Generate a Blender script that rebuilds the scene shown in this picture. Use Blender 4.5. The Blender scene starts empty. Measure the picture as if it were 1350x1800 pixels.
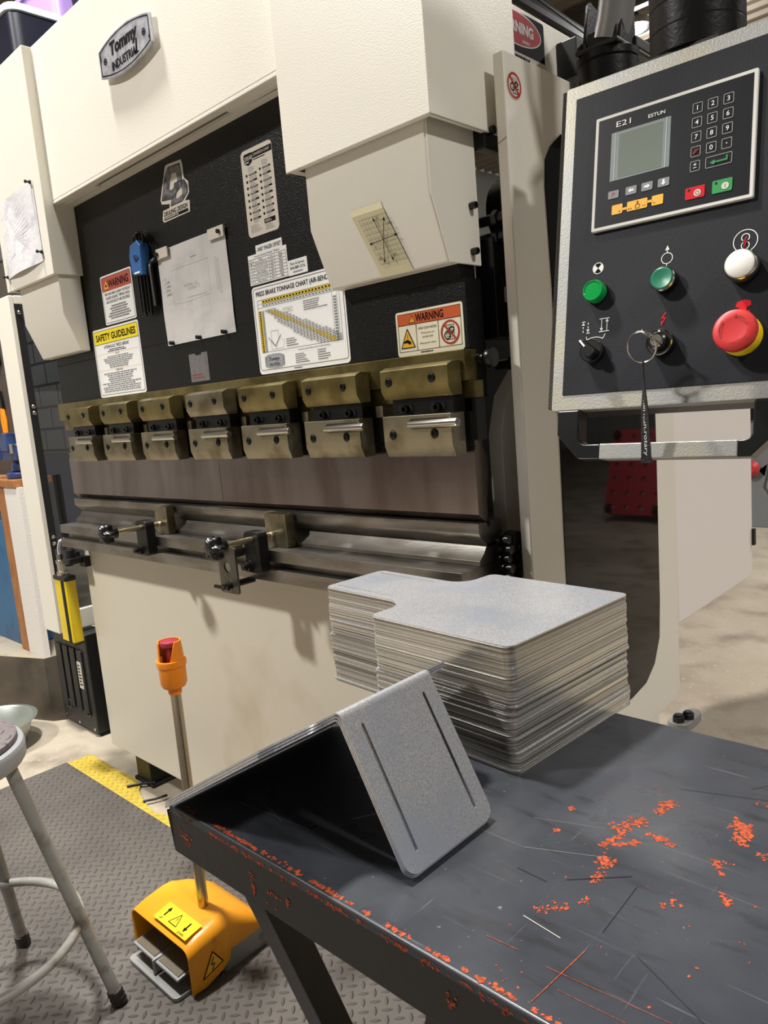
import bpy, bmesh, math, random
from mathutils import Vector, Matrix
random.seed(7)
sc = bpy.context.scene
COL = sc.collection
PI = math.pi

# ------------------------------------------------------------------ camera
cam_d = bpy.data.cameras.new('camera')
cam = bpy.data.objects.new('camera', cam_d)
COL.objects.link(cam)
sc.camera = cam
yaw, pitch, roll = (math.radians(a) for a in (-44.15, -8.446, -4.914))
fw = Vector((math.sin(yaw)*math.cos(pitch), math.cos(yaw)*math.cos(pitch), math.sin(pitch)))
rt = Vector((math.cos(yaw), -math.sin(yaw), 0))
up = rt.cross(fw)
r2 = rt*math.cos(roll)+up*math.sin(roll)
u2 = -rt*math.sin(roll)+up*math.cos(roll)
cam.matrix_world = Matrix(((r2.x, u2.x, -fw.x, 0), (r2.y, u2.y, -fw.y, 0), (r2.z, u2.z, -fw.z, 1.2), (0, 0, 0, 1)))
cam_d.sensor_fit = 'VERTICAL'
cam_d.sensor_height = 36
cam_d.lens = 36*1318.9/1800
cam_d.clip_start = .02

# ------------------------------------------------------------------ world, lamps, exposure
sc.view_settings.view_transform = 'Standard'
sc.view_settings.look = 'None'
sc.view_settings.gamma = 1
sc.view_settings.exposure = 0.02
sc.cycles.use_denoising = True
sc.cycles.max_bounces = 8
w = bpy.data.worlds.new('hall')
sc.world = w
w.use_nodes = True
w.node_tree.nodes['Background'].inputs[0].default_value = (1.0, .96, .92, 1)
w.node_tree.nodes['Background'].inputs[1].default_value = .12

def lamp(loc, energy, size=.45, col=(1, .975, .94), aim=None):
    d = bpy.data.lights.new('high_bay_lamp', 'AREA')
    d.shape = 'DISK'; d.size = size; d.energy = energy; d.color = col
    o = bpy.data.objects.new('high_bay_lamp', d)
    COL.objects.link(o)
    o.location = loc
    if aim:
        o.rotation_euler = (Vector(aim)-Vector(loc)).to_track_quat('-Z', 'Y').to_euler()
    return o
lamp((-2.2, .55, 4.9), 330, .36)
lamp((-3.4, -2.2, 4.9), 300)
lamp((3.0, .4, 4.9), 190)
lamp((1.2, 5.5, 4.9), 170)
lamp((-4.6, 1.6, 4.9), 70)
pl = bpy.data.lights.new('high_bay_glow', 'POINT'); pl.energy = 130; pl.shadow_soft_size = .15
po = bpy.data.objects.new('high_bay_glow', pl); COL.objects.link(po); po.location = (-4.16, 9.2, 5.02)

# ------------------------------------------------------------------ materials
def S(r, g, b):
    f = lambda c: (c/255/12.92) if c/255 <= .04045 else ((c/255+.055)/1.055)**2.4
    return (f(r), f(g), f(b), 1)

def N(nt, t, **k):
    n = nt.nodes.new(t)
    for a, v in k.items(): setattr(n, a, v)
    return n

def mixc(nt, fac, a, b):
    m = N(nt, 'ShaderNodeMix', data_type='RGBA')
    if hasattr(fac, 'node'): nt.links.new(fac, m.inputs[0])
    else: m.inputs[0].default_value = fac
    for i, c in ((6, a), (7, b)):
        if hasattr(c, 'node'): nt.links.new(c, m.inputs[i])
        else: m.inputs[i].default_value = c
    return m.outputs[2]

def ramp(nt, val, p0, p1):
    r = N(nt, 'ShaderNodeMapRange')
    nt.links.new(val, r.inputs[0])
    r.inputs[1].default_value = p0; r.inputs[2].default_value = p1
    return r.outputs[0]

def noise(nt, scale, detail=3, stretch=None, rough=.5):
    tc = N(nt, 'ShaderNodeTexCoord')
    out = tc.outputs['Object']
    if stretch:
        mp = N(nt, 'ShaderNodeMapping'); mp.inputs['Scale'].default_value = stretch
        nt.links.new(out, mp.inputs[0]); out = mp.outputs[0]
    n = N(nt, 'ShaderNodeTexNoise')
    n.inputs['Scale'].default_value = scale; n.inputs['Detail'].default_value = detail
    n.inputs['Roughness'].default_value = rough
    nt.links.new(out, n.inputs['Vector'])
    return n.outputs['Fac']

def mat(name, col, rough=.5, metal=0, spec=.5, coat=0, bump=None, var=None, emit=0, trans=0, dirt=None):
    """bump=(scale,strength[,stretch]); var=(col2,scale,lo,hi[,stretch]); dirt the same as var on top"""
    m = bpy.data.materials.new(name)
    m.use_nodes = True
    nt = m.node_tree
    p = nt.nodes['Principled BSDF']
    p.inputs['Base Color'].default_value = col
    p.inputs['Roughness'].default_value = rough
    p.inputs['Metallic'].default_value = metal
    p.inputs['Specular IOR Level'].default_value = spec
    p.inputs['Coat Weight'].default_value = coat
    p.inputs['Transmission Weight'].default_value = trans
    c = col
    for v in (var, dirt):
        if v:
            f = ramp(nt, noise(nt, v[1], 4, v[4] if len(v) > 4 else None), v[2], v[3])
            c = mixc(nt, f, c, v[0])
            nt.links.new(c, p.inputs['Base Color'])
    if bump:
        b = N(nt, 'ShaderNodeBump')
        b.inputs['Strength'].default_value = bump[1]
        b.inputs['Distance'].default_value = .002
        nt.links.new(noise(nt, bump[0], 2, bump[2] if len(bump) > 2 else None), b.inputs['Height'])
        nt.links.new(b.outputs[0], p.inputs['Normal'])
    if emit:
        p.inputs['Emission Color'].default_value = col
        p.inputs['Emission Strength'].default_value = emit
    return m

CREAM = mat('cream_powder_coat', S(227, 222, 209), .38, bump=(420, .16), spec=.5)
CREAMB = mat('cream_base_paint', S(228, 221, 203), .34, bump=(420, .10), var=(S(206, 195, 170), 3.2, .62, .80))
CREAMW = mat('cream_white_panel', S(234, 227, 223), .42, bump=(420, .06))
BLACKP = mat('black_wrinkle_paint', S(15, 14, 14), .36, spec=.28, bump=(300, .6))
BLACK = mat('black_paint', S(17, 17, 18), .45)
BLACKG = mat('black_plastic', S(16, 16, 17), .28)
OXIDE = mat('black_oxide_steel', S(42, 41, 42), .36, .75, bump=(160, .2))
OXBOLT = mat('socket_bolt_steel', S(52, 50, 48), .32, .9)
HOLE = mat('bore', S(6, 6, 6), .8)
TINT = mat('tinted_glossy_panel', S(8, 7, 7), .03, spec=.22)
STEELY = mat('oiled_ground_steel', S(136, 124, 80), .34, .85, bump=(90, .12, (1, 1, 6)), var=(S(104, 92, 54), 14, .42, .62))
STEELB = mat('clamp_ground_steel', S(150, 142, 120), .31, .85, bump=(90, .12, (1, 1, 6)), var=(S(112, 102, 78), 16, .45, .66))
PUNCH = mat('hardened_punch_steel', S(150, 138, 134), .22, .95, bump=(40, .05, (8, 1, 1)), var=(S(122, 108, 104), 4, .4, .65, (3, 1, .6)))
DIE = mat('die_steel', S(142, 138, 132), .31, .88, bump=(60, .06, (1, 6, 6)), var=(S(118, 113, 104), 9, .42, .62, (1, 3, 3)))
CHROME = mat('polished_rod', S(200, 196, 186), .2, 1)
ZINC = mat('zinc_rod', S(182, 172, 140), .3, .95)
POSTM = mat('stainless_post', S(178, 168, 150), .24, 1)
WHITE = mat('white_vinyl', S(236, 236, 234), .35)
OFFW = mat('aged_white_vinyl', S(205, 197, 184), .4)
CREAMV = mat('cream_vinyl', S(240, 233, 208), .35)
INK = mat('black_ink', S(18, 18, 20), .65, spec=.08)
GREYINK = mat('grey_ink', S(120, 120, 122), .5)
LIGHTINK = mat('light_grey_ink', S(172, 172, 172), .5)
YEL = mat('yellow_print', S(236, 214, 30), .4)
YELO = mat('amber_print', S(240, 184, 60), .4)
HIGH = mat('highlighter_yellow', S(232, 200, 60), .5)
REDP = mat('red_brown_print', S(176, 82, 66), .4)
ORANGEP = mat('orange_print', S(205, 92, 42), .4)
REDI = mat('red_print', S(176, 48, 44), .4)
REDB = mat('bright_red_print', S(200, 28, 38), .55, spec=.15)
METALPL = mat('nameplate_metal', S(200, 200, 206), .38, .6, var=(S(150, 150, 158), 40, .4, .7))
DDM = mat('logo_grey_print', S(112, 112, 114), .4, var=(S(64, 64, 66), 55, .45, .6))
PAPER = mat('paper', S(214, 212, 214), .6, bump=(60, .35), var=(S(186, 186, 192), 22, .5, .72))
SLEEVE = mat('paper_in_plastic_sleeve', S(206, 203, 200), .16, coat=.8, bump=(22, .8), var=(S(188, 186, 186), 12, .45, .7))
GRAPH = mat('yellowed_graph_paper', S(212, 204, 168), .5)
TAPE = mat('clear_tape', S(204, 194, 160), .3)
GALV = mat('galvanised_sheet', S(222, 223, 225), .36, .72, bump=(900, .10), var=(S(184, 185, 190), 620, .38, .62), dirt=(S(186, 194, 208), 9, .5, .75))
GALVE = mat('galvanised_sheet_stack', S(188, 186, 178), .33, .9, var=(S(150, 146, 132), 30, .4, .65))
PEND = mat('pendant_black_sheet', S(33, 35, 40), .48, spec=.2, bump=(600, .1), var=(S(28, 30, 35), 7, .4, .7))
ALU = mat('anodised_aluminium', S(156, 156, 153), .5, .7, bump=(380, .14), var=(S(164, 160, 144), 11, .45, .65))
FOAM = mat('rough_gasket', S(58, 53, 48), .95, bump=(500, 1))
BEZ = mat('light_bezel', S(214, 212, 206), .35)
MEMB = mat('membrane_black', S(15, 16, 22), .4, spec=.2)
LCD = mat('lcd_screen', S(120, 130, 122), .22, coat=.4)
LCDF = mat('lcd_frame', S(128, 140, 140), .3)
KEYG = mat('grey_key', S(126, 130, 134), .4)
GREEN = mat('green_key', S(22, 140, 66), .4)
LAMPG = mat('green_lens', S(16, 150, 70), .12, coat=.6)
BTNG = mat('green_push_button', S(44, 118, 92), .3)
BTNW = mat('white_push_button', S(232, 230, 224), .3)
REDM = mat('red_plastic', S(200, 52, 52), .38)
MAROON = mat('dark_red_plastic', S(150, 48, 62), .35)
YELM = mat('yellow_plastic', S(236, 204, 20), .4)
YELC = mat('yellow_curtain_paint', S(228, 200, 20), .38, var=(S(200, 172, 20), 12, .55, .75))
ORG = mat('orange_plastic', S(244, 140, 24), .34)
ORGH = mat('orange_hood_paint', S(238, 158, 28), .36, bump=(300, .12), dirt=(S(196, 116, 24), 16, .62, .78))
GREYM = mat('cast_grey', S(148, 148, 146), .42, .3)
PEDT = mat('pedal_tread_grey', S(104, 96, 78), .5, bump=(260, .8))
LANY = mat('black_webbing', S(22, 20, 20), .7, bump=(300, .5))
STOOLP = mat('grey_stool_paint', S(150, 148, 142), .42, bump=(200, .12), var=(S(112, 104, 92), 22, .52, .72))
STOOLR = mat('grey_enamel_rim', S(158, 160, 164), .34, var=(S(120, 120, 122), 30, .6, .75))
RUBBER = mat('dark_rubber', S(52, 46, 42), .6)
CASE = mat('tool_case_plastic', S(32, 32, 32), .5, bump=(300, .2))
DKSTEEL = mat('mill_scale_sheet', S(104, 97, 88), .42, .7, var=(S(70, 66, 62), 5, .4, .65))
BOWL = mat('dull_aluminium', S(176, 182, 174), .36, .8)
WOOD = mat('pine_board', S(166, 112, 64), .6, var=(S(136, 84, 44), 8, .4, .65, (9, 9, 1)))
BLUEP = mat('blue_painted_steel', S(30, 96, 142), .4, var=(S(24, 74, 116), 6, .5, .7))
VISEB = mat('blue_vise_enamel', S(44, 62, 108), .35, var=(S(30, 40, 66), 18, .45, .65))
PLASTER = mat('rough_white_board', S(218, 214, 208), .8, bump=(160, .9))
CARDB = mat('cardboard', S(176, 148, 110), .8)
NAVY = mat('navy_tote', S(24, 26, 40), .4)
PALELID = mat('pale_lid', S(206, 212, 226), .4)
PURPLE = mat('purple_tote', S(170, 140, 205), .4)
BEIGEC = mat('beige_latch', S(206, 198, 182), .4)
PALEBLUE = mat('pale_blue_tote', S(120, 140, 178), .4)
DARKPN = mat('dark_machine_panel', S(70, 72, 74), .5)
GREYPN = mat('grey_machine_panel', S(112, 116, 118), .5)
REDD = mat('red_dolly_plastic', S(176, 44, 52), .42)
GREYD = mat('grey_dolly_plastic', S(110, 112, 114), .5)
BLUEK = mat('blue_key_holder', S(44, 92, 150), .4)
HEXK = mat('black_hex_key', S(20, 20, 20), .3, .4)
PIPE = mat('dark_conduit', S(60, 58, 56), .5, .3)
LED = mat('lamp_lens', (1, .98, .94, 1), .5, emit=55)
FLAKE = mat('worn_orange_primer', S(172, 80, 48), .8, spec=.2, var=(S(128, 54, 32), 260, .4, .6))
SCRATCH = mat('dark_scratch', S(20, 21, 23), .5)

def floor_mat():
    m = mat('worn_concrete', S(176, 166, 148), .62)
    nt = m.node_tree; p = nt.nodes['Principled BSDF']
    c = mixc(nt, ramp(nt, noise(nt, .9, 5), .4, .66), S(170, 160, 142), S(136, 124, 108))
    c = mixc(nt, ramp(nt, noise(nt, 4.5, 6), .5, .75), c, S(116, 105, 91))
    c = mixc(nt, ramp(nt, noise(nt, 60, 3), .6, .8), c, S(180, 172, 156))
    nt.links.new(c, p.inputs['Base Color'])
    b = N(nt, 'ShaderNodeBump'); b.inputs['Strength'].default_value = .25; b.inputs['Distance'].default_value = .003
    nt.links.new(noise(nt, 40, 4), b.inputs['Height']); nt.links.new(b.outputs[0], p.inputs['Normal'])
    return m

def mth(nt, op, a, b=None, c=None):
    n = N(nt, 'ShaderNodeMath', operation=op)
    for i, v in enumerate((a, b, c)):
        if v is None: continue
        if hasattr(v, 'node'): nt.links.new(v, n.inputs[i])
        else: n.inputs[i].default_value = v
    return n.outputs[0]

def tread_mat(name, base, edge, cell):
    """anti-slip tread: ellipses at plus and minus 45 degrees in a checkered lattice, raised by a bump"""
    m = mat(name, base, .48, spec=.45)
    nt = m.node_tree; p = nt.nodes['Principled BSDF']
    tc = N(nt, 'ShaderNodeTexCoord')
    sx = N(nt, 'ShaderNodeSeparateXYZ'); nt.links.new(tc.outputs['Object'], sx.inputs[0])
    k = .7071/cell
    gx = mth(nt, 'MULTIPLY', mth(nt, 'ADD', sx.outputs[0], sx.outputs[1]), k); gy = mth(nt, 'MULTIPLY', mth(nt, 'SUBTRACT', sx.outputs[1], sx.outputs[0]), k)
    ix = mth(nt, 'FLOOR', gx); iy = mth(nt, 'FLOOR', gy)
    fx = mth(nt, 'SUBTRACT', mth(nt, 'SUBTRACT', gx, ix), .5); fy = mth(nt, 'SUBTRACT', mth(nt, 'SUBTRACT', gy, iy), .5)
    par = mth(nt, 'FLOORED_MODULO', mth(nt, 'ADD', ix, iy), 2.0); inv = mth(nt, 'SUBTRACT', 1.0, par)
    a = mth(nt, 'ADD', mth(nt, 'MULTIPLY', fx, par), mth(nt, 'MULTIPLY', fy, inv)); b = mth(nt, 'ADD', mth(nt, 'MULTIPLY', fy, par), mth(nt, 'MULTIPLY', fx, inv))
    d = mth(nt, 'ADD', mth(nt, 'POWER', mth(nt, 'DIVIDE', a, .52), 2.0), mth(nt, 'ABSOLUTE', mth(nt, 'DIVIDE', b, .16)))
    h = mth(nt, 'MAXIMUM', mth(nt, 'SUBTRACT', 1.0, d), 0.0)
    hh = mth(nt, 'POWER', h, .7)
    dirt = ramp(nt, noise(nt, 3, 5), .4, .7)
    c = mixc(nt, dirt, base, [v*.62 for v in base[:3]]+[1])
    c = mixc(nt, mth(nt, 'MULTIPLY', hh, .35), c, edge)
    nt.links.new(c, p.inputs['Base Color'])
    bp = N(nt, 'ShaderNodeBump'); bp.inputs['Strength'].default_value = 1; bp.inputs['Distance'].default_value = .005
    nt.links.new(hh, bp.inputs['Height']); nt.links.new(bp.outputs[0], p.inputs['Normal'])
    return m

def table_mat():
    m = mat('worn_black_table_paint', S(50, 52, 57), .42, spec=.4)
    nt = m.node_tree; p = nt.nodes['Principled BSDF']
    c = mixc(nt, ramp(nt, noise(nt, 6, 6), .35, .7), S(44, 47, 53), S(62, 64, 69))
    c = mixc(nt, ramp(nt, noise(nt, 18, 6, (1, 4, 1)), .55, .8), c, S(38, 38, 40))
    c = mixc(nt, ramp(nt, noise(nt, 140, 2), .72, .8), c, S(120, 112, 108))
    for st in ((6, 260, 1), (240, 12, 1), (9, 180, 1)):
        c = mixc(nt, ramp(nt, noise(nt, 1.0, 2, st), .70, .80), c, S(82, 82, 84))
    nt.links.new(c, p.inputs['Base Color'])
    nt.links.new(ramp(nt, noise(nt, 8, 4), 0.1, 1.3), p.inputs['Roughness'])
    b = N(nt, 'ShaderNodeBump'); b.inputs['Strength'].default_value = .25; b.inputs['Distance'].default_value = .001
    nt.links.new(noise(nt, 60, 5), b.inputs['Height']); nt.links.new(b.outputs[0], p.inputs['Normal'])
    return m

def block_mat(name, base, mortar):
    m = mat(name, base, .75)
    nt = m.node_tree; p = nt.nodes['Principled BSDF']
    tc = N(nt, 'ShaderNodeTexCoord'); sx = N(nt, 'ShaderNodeSeparateXYZ'); cb = N(nt, 'ShaderNodeCombineXYZ')
    nt.links.new(tc.outputs['Object'], sx.inputs[0]); nt.links.new(sx.outputs[0], cb.inputs[0]); nt.links.new(sx.outputs[2], cb.inputs[1])
    b = N(nt, 'ShaderNodeTexBrick')
    nt.links.new(cb.outputs[0], b.inputs['Vector'])
    b.inputs['Color1'].default_value = base; b.inputs['Color2'].default_value = [v*.86 for v in base[:3]]+[1]
    b.inputs['Mortar'].default_value = mortar; b.inputs['Scale'].default_value = 1
    b.inputs['Mortar Size'].default_value = .012; b.inputs['Brick Width'].default_value = .4; b.inputs['Row Height'].default_value = .2
    nt.links.new(b.outputs['Color'], p.inputs['Base Color'])
    bp = N(nt, 'ShaderNodeBump'); bp.inputs['Strength'].default_value = .6; bp.inputs['Distance'].default_value = .01; bp.invert = True
    nt.links.new(b.outputs['Fac'], bp.inputs['Height']); nt.links.new(bp.outputs[0], p.inputs['Normal'])
    return m

def smoke_mat():
    m = bpy.data.materials.new('smoked_clear_panel'); m.use_nodes = True; nt = m.node_tree; nt.nodes.clear()
    t = N(nt, 'ShaderNodeBsdfTransparent'); t.inputs[0].default_value = (.52, .53, .54, 1)
    g = N(nt, 'ShaderNodeBsdfGlossy'); g.inputs['Roughness'].default_value = .04; g.inputs[0].default_value = (1, 1, 1, 1)
    x = N(nt, 'ShaderNodeMixShader'); x.inputs[0].default_value = .04; o = N(nt, 'ShaderNodeOutputMaterial')
    nt.links.new(t.outputs[0], x.inputs[1]); nt.links.new(g.outputs[0], x.inputs[2]); nt.links.new(x.outputs[0], o.inputs[0])
    return m
SMOKE = smoke_mat()
def edge_mat():
    m = mat('sheared_sheet_edge', S(190, 186, 176), .3, .8); nt = m.node_tree; p = nt.nodes['Principled BSDF']
    oi = N(nt, 'ShaderNodeObjectInfo'); nt.links.new(mixc(nt, oi.outputs['Random'], S(222, 218, 208), S(126, 120, 108)), p.inputs['Base Color'])
    return m
EDGE = edge_mat()
FLOOR = floor_mat()
MATG = tread_mat('grey_tread_vinyl', S(92, 87, 82), S(120, 114, 106), .0235)
MATY = tread_mat('yellow_tread_vinyl', S(196, 170, 66), S(236, 214, 110), .0235)
TREADB = tread_mat('black_tread_pad', S(112, 104, 104), S(160, 150, 148), .026)
TABLE = table_mat()
TABLES = mat('black_table_side_paint', S(26, 24, 23), .5, bump=(60, .2))
CMU = block_mat('grey_block', S(138, 142, 144), S(64, 66, 68))
CMUL = mat('blue_grey_wall_paint', S(92, 98, 114), .7)
DECK = mat('ceiling_deck', S(176, 162, 142), .6)
SIDING = mat('white_siding', S(196, 196, 190), .6)
BEAMM = mat('roof_steel', S(112, 104, 94), .6)

# ------------------------------------------------------------------ mesh helpers
class MB:
    def __init__(s): s.bm = bmesh.new(); s.mi = 0
    def face(s, pts):
        vs = [s.bm.verts.new(p) for p in pts]
        f = s.bm.faces.new(vs); f.material_index = s.mi; return f
    def loft(s, rings, cap=True, closed=True):
        R = [[s.bm.verts.new(p) for p in r] for r in rings]
        n = len(R[0])
        for a, b in zip(R, R[1:]):
            for i in range(n if closed else n-1):
                j = (i+1) % n
                f = s.bm.faces.new((a[i], a[j], b[j], b[i])); f.material_index = s.mi
        if cap:
            for r in (R[0][::-1], R[-1]):
                f = s.bm.faces.new(r); f.material_index = s.mi
        return s
    def box(s, x0, x1, y0, y1, z0, z1):
        return s.loft([[(x0, y0, z), (x1, y0, z), (x1, y1, z), (x0, y1, z)] for z in (z0, z1)])
    def prism(s, pts, axis, a, b):
        f = {'x': lambda p, t: (t, p[0], p[1]), 'y': lambda p, t: (p[0], t, p[1]), 'z': lambda p, t: (p[0], p[1], t)}[axis]
        return s.loft([[f(p, t) for p in pts] for t in (a, b)])
    def hull2(s, a, b):          # two quads of 3-D points
        return s.loft([a, b])
    def cyl(s, p0, p1, r0, r1=None, n=24, cap=True):
        p0, p1 = Vector(p0), Vector(p1); r1 = r0 if r1 is None else r1
        d = (p1-p0).normalized(); a = d.orthogonal().normalized(); b = d.cross(a)
        ring = lambda p, r: [p+(a*math.cos(2*PI*i/n)+b*math.sin(2*PI*i/n))*r for i in range(n)]
        return s.loft([ring(p0, r0), ring(p1, r1)], cap)
    def lathe(s, o, d, prof, n=32, cap=True):    # prof: (radius, distance along d)
        o, d = Vector(o), Vector(d).normalized(); a = d.orthogonal().normalized(); b = d.cross(a)
        return s.loft([[o+d*h+(a*math.cos(2*PI*i/n)+b*math.sin(2*PI*i/n))*max(r, 1e-4) for i in range(n)] for r, h in prof], cap)
    def tube(s, pts, r, n=12, closed=False, cap=True):
        P = [Vector(p) for p in pts]; m = len(P); rings = []; a = None
        for i in range(m):
            if closed: t = (P[(i+1) % m]-P[i-1]).normalized()
            else: t = (P[min(i+1, m-1)]-P[max(i-1, 0)]).normalized()
            a = t.orthogonal().normalized() if a is None else (a-t*a.dot(t)).normalized()
            b = t.cross(a)
            rr = r[i] if isinstance(r, (list, tuple)) else r
            rings.append([P[i]+(a*math.cos(2*PI*k/n)+b*math.sin(2*PI*k/n))*rr for k in range(n)])
        if closed: rings.append(rings[0]); return s.loft(rings, False)
        return s.loft(rings, cap)
    def mesh(s, me, M=None):
        b2 = bmesh.new(); b2.from_mesh(me)
        if M: bmesh.ops.transform(b2, matrix=M, verts=b2.verts)
        vm = {v: s.bm.verts.new(v.co) for v in b2.verts}
        for f in b2.faces:
            try: g = s.bm.faces.new([vm[v] for v in f.verts]); g.material_index = s.mi
            except ValueError: pass
        b2.free(); return s
    def build(s, name, mats, parent=None, bevel=0, seg=2, angle=35, smooth=True, recenter=True, normals=True):
        if normals:
            bmesh.ops.remove_doubles(s.bm, verts=s.bm.verts, dist=1e-6)
            bmesh.ops.recalc_face_normals(s.bm, faces=s.bm.faces)
        me = bpy.data.meshes.new(name)
        s.bm.to_mesh(me); s.bm.free()
        for m in (mats if isinstance(mats, (list, tuple)) else [mats]): me.materials.append(m)
        o = bpy.data.objects.new(name, me); COL.objects.link(o)
        if parent:
            o.parent = parent
            if parent.type == 'EMPTY':
                o.matrix_parent_inverse = Matrix.Translation(-Vector(parent.location))
        elif recenter:
            xs = [v.co for v in me.vertices]
            c = Vector(((min(v.x for v in xs)+max(v.x for v in xs))/2, (min(v.y for v in xs)+max(v.y for v in xs))/2, min(v.z for v in xs)))
            me.transform(Matrix.Translation(-c)); o.location = c
        if smooth:
            for p in me.polygons: p.use_smooth = True
            me.set_sharp_from_angle(angle=math.radians(angle))
        if bevel:
            b = o.modifiers.new('edge', 'BEVEL'); b.width = bevel; b.segments = seg; b.limit_method = 'ANGLE'; b.angle_limit = math.radians(40)
            b.harden_normals = True
        return o

def tag(o, label=None, cat=None, group=None, kind=None):
    for k, v in (('label', label), ('category', cat), ('group', group), ('kind', kind)):
        if v: o[k] = v
    return o

def thing(name, loc, label, cat, group=None):
    o = bpy.data.objects.new(name, None); COL.objects.link(o); o.location = loc; o.empty_display_size = .1
    return tag(o, label, cat, group)

def rr(x0, x1, y0, y1, r, n=5):          # rounded rectangle outline
    out = []
    for cx, cy, a0 in ((x1-r, y0+r, -90), (x1-r, y1-r, 0), (x0+r, y1-r, 90), (x0+r, y0+r, 180)):
        for i in range(n+1):
            a = math.radians(a0+90*i/n); out.append((cx+r*math.cos(a), cy+r*math.sin(a)))
    return out

def circ(cx, cy, r, n=28, a0=0): return [(cx+r*math.cos(2*PI*i/n+a0), cy+r*math.sin(2*PI*i/n+a0)) for i in range(n)]

def plate_mesh(outlines, t):
    """flat plate with holes: outline first, then holes, thickness t centred on z = 0"""
    cu = bpy.data.curves.new('plate', 'CURVE'); cu.dimensions = '2D'; cu.fill_mode = 'BOTH'; cu.extrude = t/2
    for pts in outlines:
        sp = cu.splines.new('POLY'); sp.points.add(len(pts)-1); sp.use_cyclic_u = True
        for q, p in zip(sp.points, pts): q.co = (p[0], p[1], 0, 1)
    o = bpy.data.objects.new('plate', cu); COL.objects.link(o)
    dg = bpy.context.evaluated_depsgraph_get(); dg.update()
    me = bpy.data.meshes.new_from_object(o.evaluated_get(dg))
    bpy.data.objects.remove(o); bpy.data.curves.remove(cu)
    return me

_tc = {}
def text_mesh(t, bold=0, shear=0):
    k = (t, bold, shear)
    if k not in _tc:
        cu = bpy.data.curves.new('t', 'FONT'); cu.body = t; cu.resolution_u = 3; cu.offset = bold; cu.shear = shear
        o = bpy.data.objects.new('t', cu); COL.objects.link(o)
        dg = bpy.context.evaluated_depsgraph_get(); dg.update()
        me = bpy.data.meshes.new_from_object(o.evaluated_get(dg))
        bpy.data.objects.remove(o); bpy.data.curves.remove(cu)
        vs = [v.co.copy() for v in me.vertices]; fs = [tuple(p.vertices) for p in me.polygons]
        bpy.data.meshes.remove(me)
        x0 = min(v.x for v in vs); x1 = max(v.x for v in vs); y0 = min(v.y for v in vs); y1 = max(v.y for v in vs)
        _tc[k] = ([((v.x-x0)/(x1-x0), (v.y-y0)/(y1-y0)) for v in vs], fs, (x1-x0)/(y1-y0))
    return _tc[k]

class Print:
    """ink on a flat surface: origin o, right u, up v, off the surface n"""
    def __init__(s, o, u, v, n, base=.0004, step=.0002):
        s.o, s.u, s.v, s.n = Vector(o), Vector(u), Vector(v), Vector(n); s.base, s.step = base, step
        s.bm = bmesh.new(); s.mats = []
    def P(s, x, y, l): return s.o+s.u*x+s.v*y+s.n*(s.base+s.step*l)
    def mi(s, m):
        if m not in s.mats: s.mats.append(m)
        return s.mats.index(m)
    def poly(s, pts, m, l=1):
        f = s.bm.faces.new([s.bm.verts.new(s.P(x, y, l)) for x, y in pts]); f.material_index = s.mi(m)
    def rect(s, x0, y0, x1, y1, m, l=1): s.poly([(x0, y0), (x1, y0), (x1, y1), (x0, y1)], m, l)
    def line(s, x0, y0, x1, y1, w, m, l=1):
        d = Vector((x1-x0, y1-y0)); n = Vector((-d.y, d.x)).normalized()*w/2
        s.poly([(x0+n.x, y0+n.y), (x0-n.x, y0-n.y), (x1-n.x, y1-n.y), (x1+n.x, y1+n.y)], m, l)
    def loop(s, pts, w, m, l=1, closed=True):
        k = len(pts)
        for i in range(k if closed else k-1): s.line(*pts[i], *pts[(i+1) % k], w, m, l)
    def band(s, outer, inner, m, l=1):
        k = len(outer)
        for i in range(k):
            j = (i+1) % k; s.poly([outer[i], outer[j], inner[j], inner[i]], m, l)
    def ring(s, cx, cy, r, w, m, l=1, n=32): s.band(circ(cx, cy, r, n), circ(cx, cy, r-w, n), m, l)
    def frame(s, x0, y0, x1, y1, r, w, m, l=1): s.band(rr(x0, x1, y0, y1, r), rr(x0+w, x1-w, y0+w, y1-w, max(r-w, 1e-4)), m, l)
    def text(s, t, cx, cy, w, h, m, l=2, bold=0, shear=0, al='C', rot=0):
        """fit the text into a box w by h (h only if w is None)"""
        uv, fs, asp = text_mesh(t, bold, shear)
        if w is None: w = h*asp
        x0 = {'C': cx-w/2, 'L': cx, 'R': cx-w}[al]; y0 = cy-h/2
        k = s.mi(m); c, sn = math.cos(rot), math.sin(rot)
        vs = []
        for x, y in uv:
            X, Y = x0+x*w-cx, y0+y*h-cy
            vs.append(s.bm.verts.new(s.P(cx+X*c-Y*sn, cy+X*sn+Y*c, l)))
        for f in fs:
            try: g = s.bm.faces.new([vs[i] for i in f]); g.material_index = k
            except ValueError: pass
    def rows(s, x0, x1, y0, y1, n, m, l=2, fill=.55, centre=False, seed=1):
        """lines of print too small to read, drawn as broken strokes of word length"""
        R = random.Random(seed); dy = (y1-y0)/n; h = dy*fill
        for i in range(n):
            y = y1-dy*(i+.5); W = (x1-x0)*(R.uniform(.55, 1)); x = (x0+x1)/2-W/2 if centre else x0; e = x+W
            while x < e:
                ww = min(R.uniform(.012, .05)*(x1-x0)*1.6, e-x)
                s.rect(x, y-h/2, x+ww, y+h/2, m, l); x += ww+(x1-x0)*.014
    def build(s, name, parent):
        me = bpy.data.meshes.new(name); s.bm.to_mesh(me); s.bm.free()
        for m in s.mats: me.materials.append(m)
        o = bpy.data.objects.new(name, me); COL.objects.link(o); o.parent = parent
        if parent.type == 'EMPTY': o.matrix_parent_inverse = Matrix.Translation(-Vector(parent.location))
        return o

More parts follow.
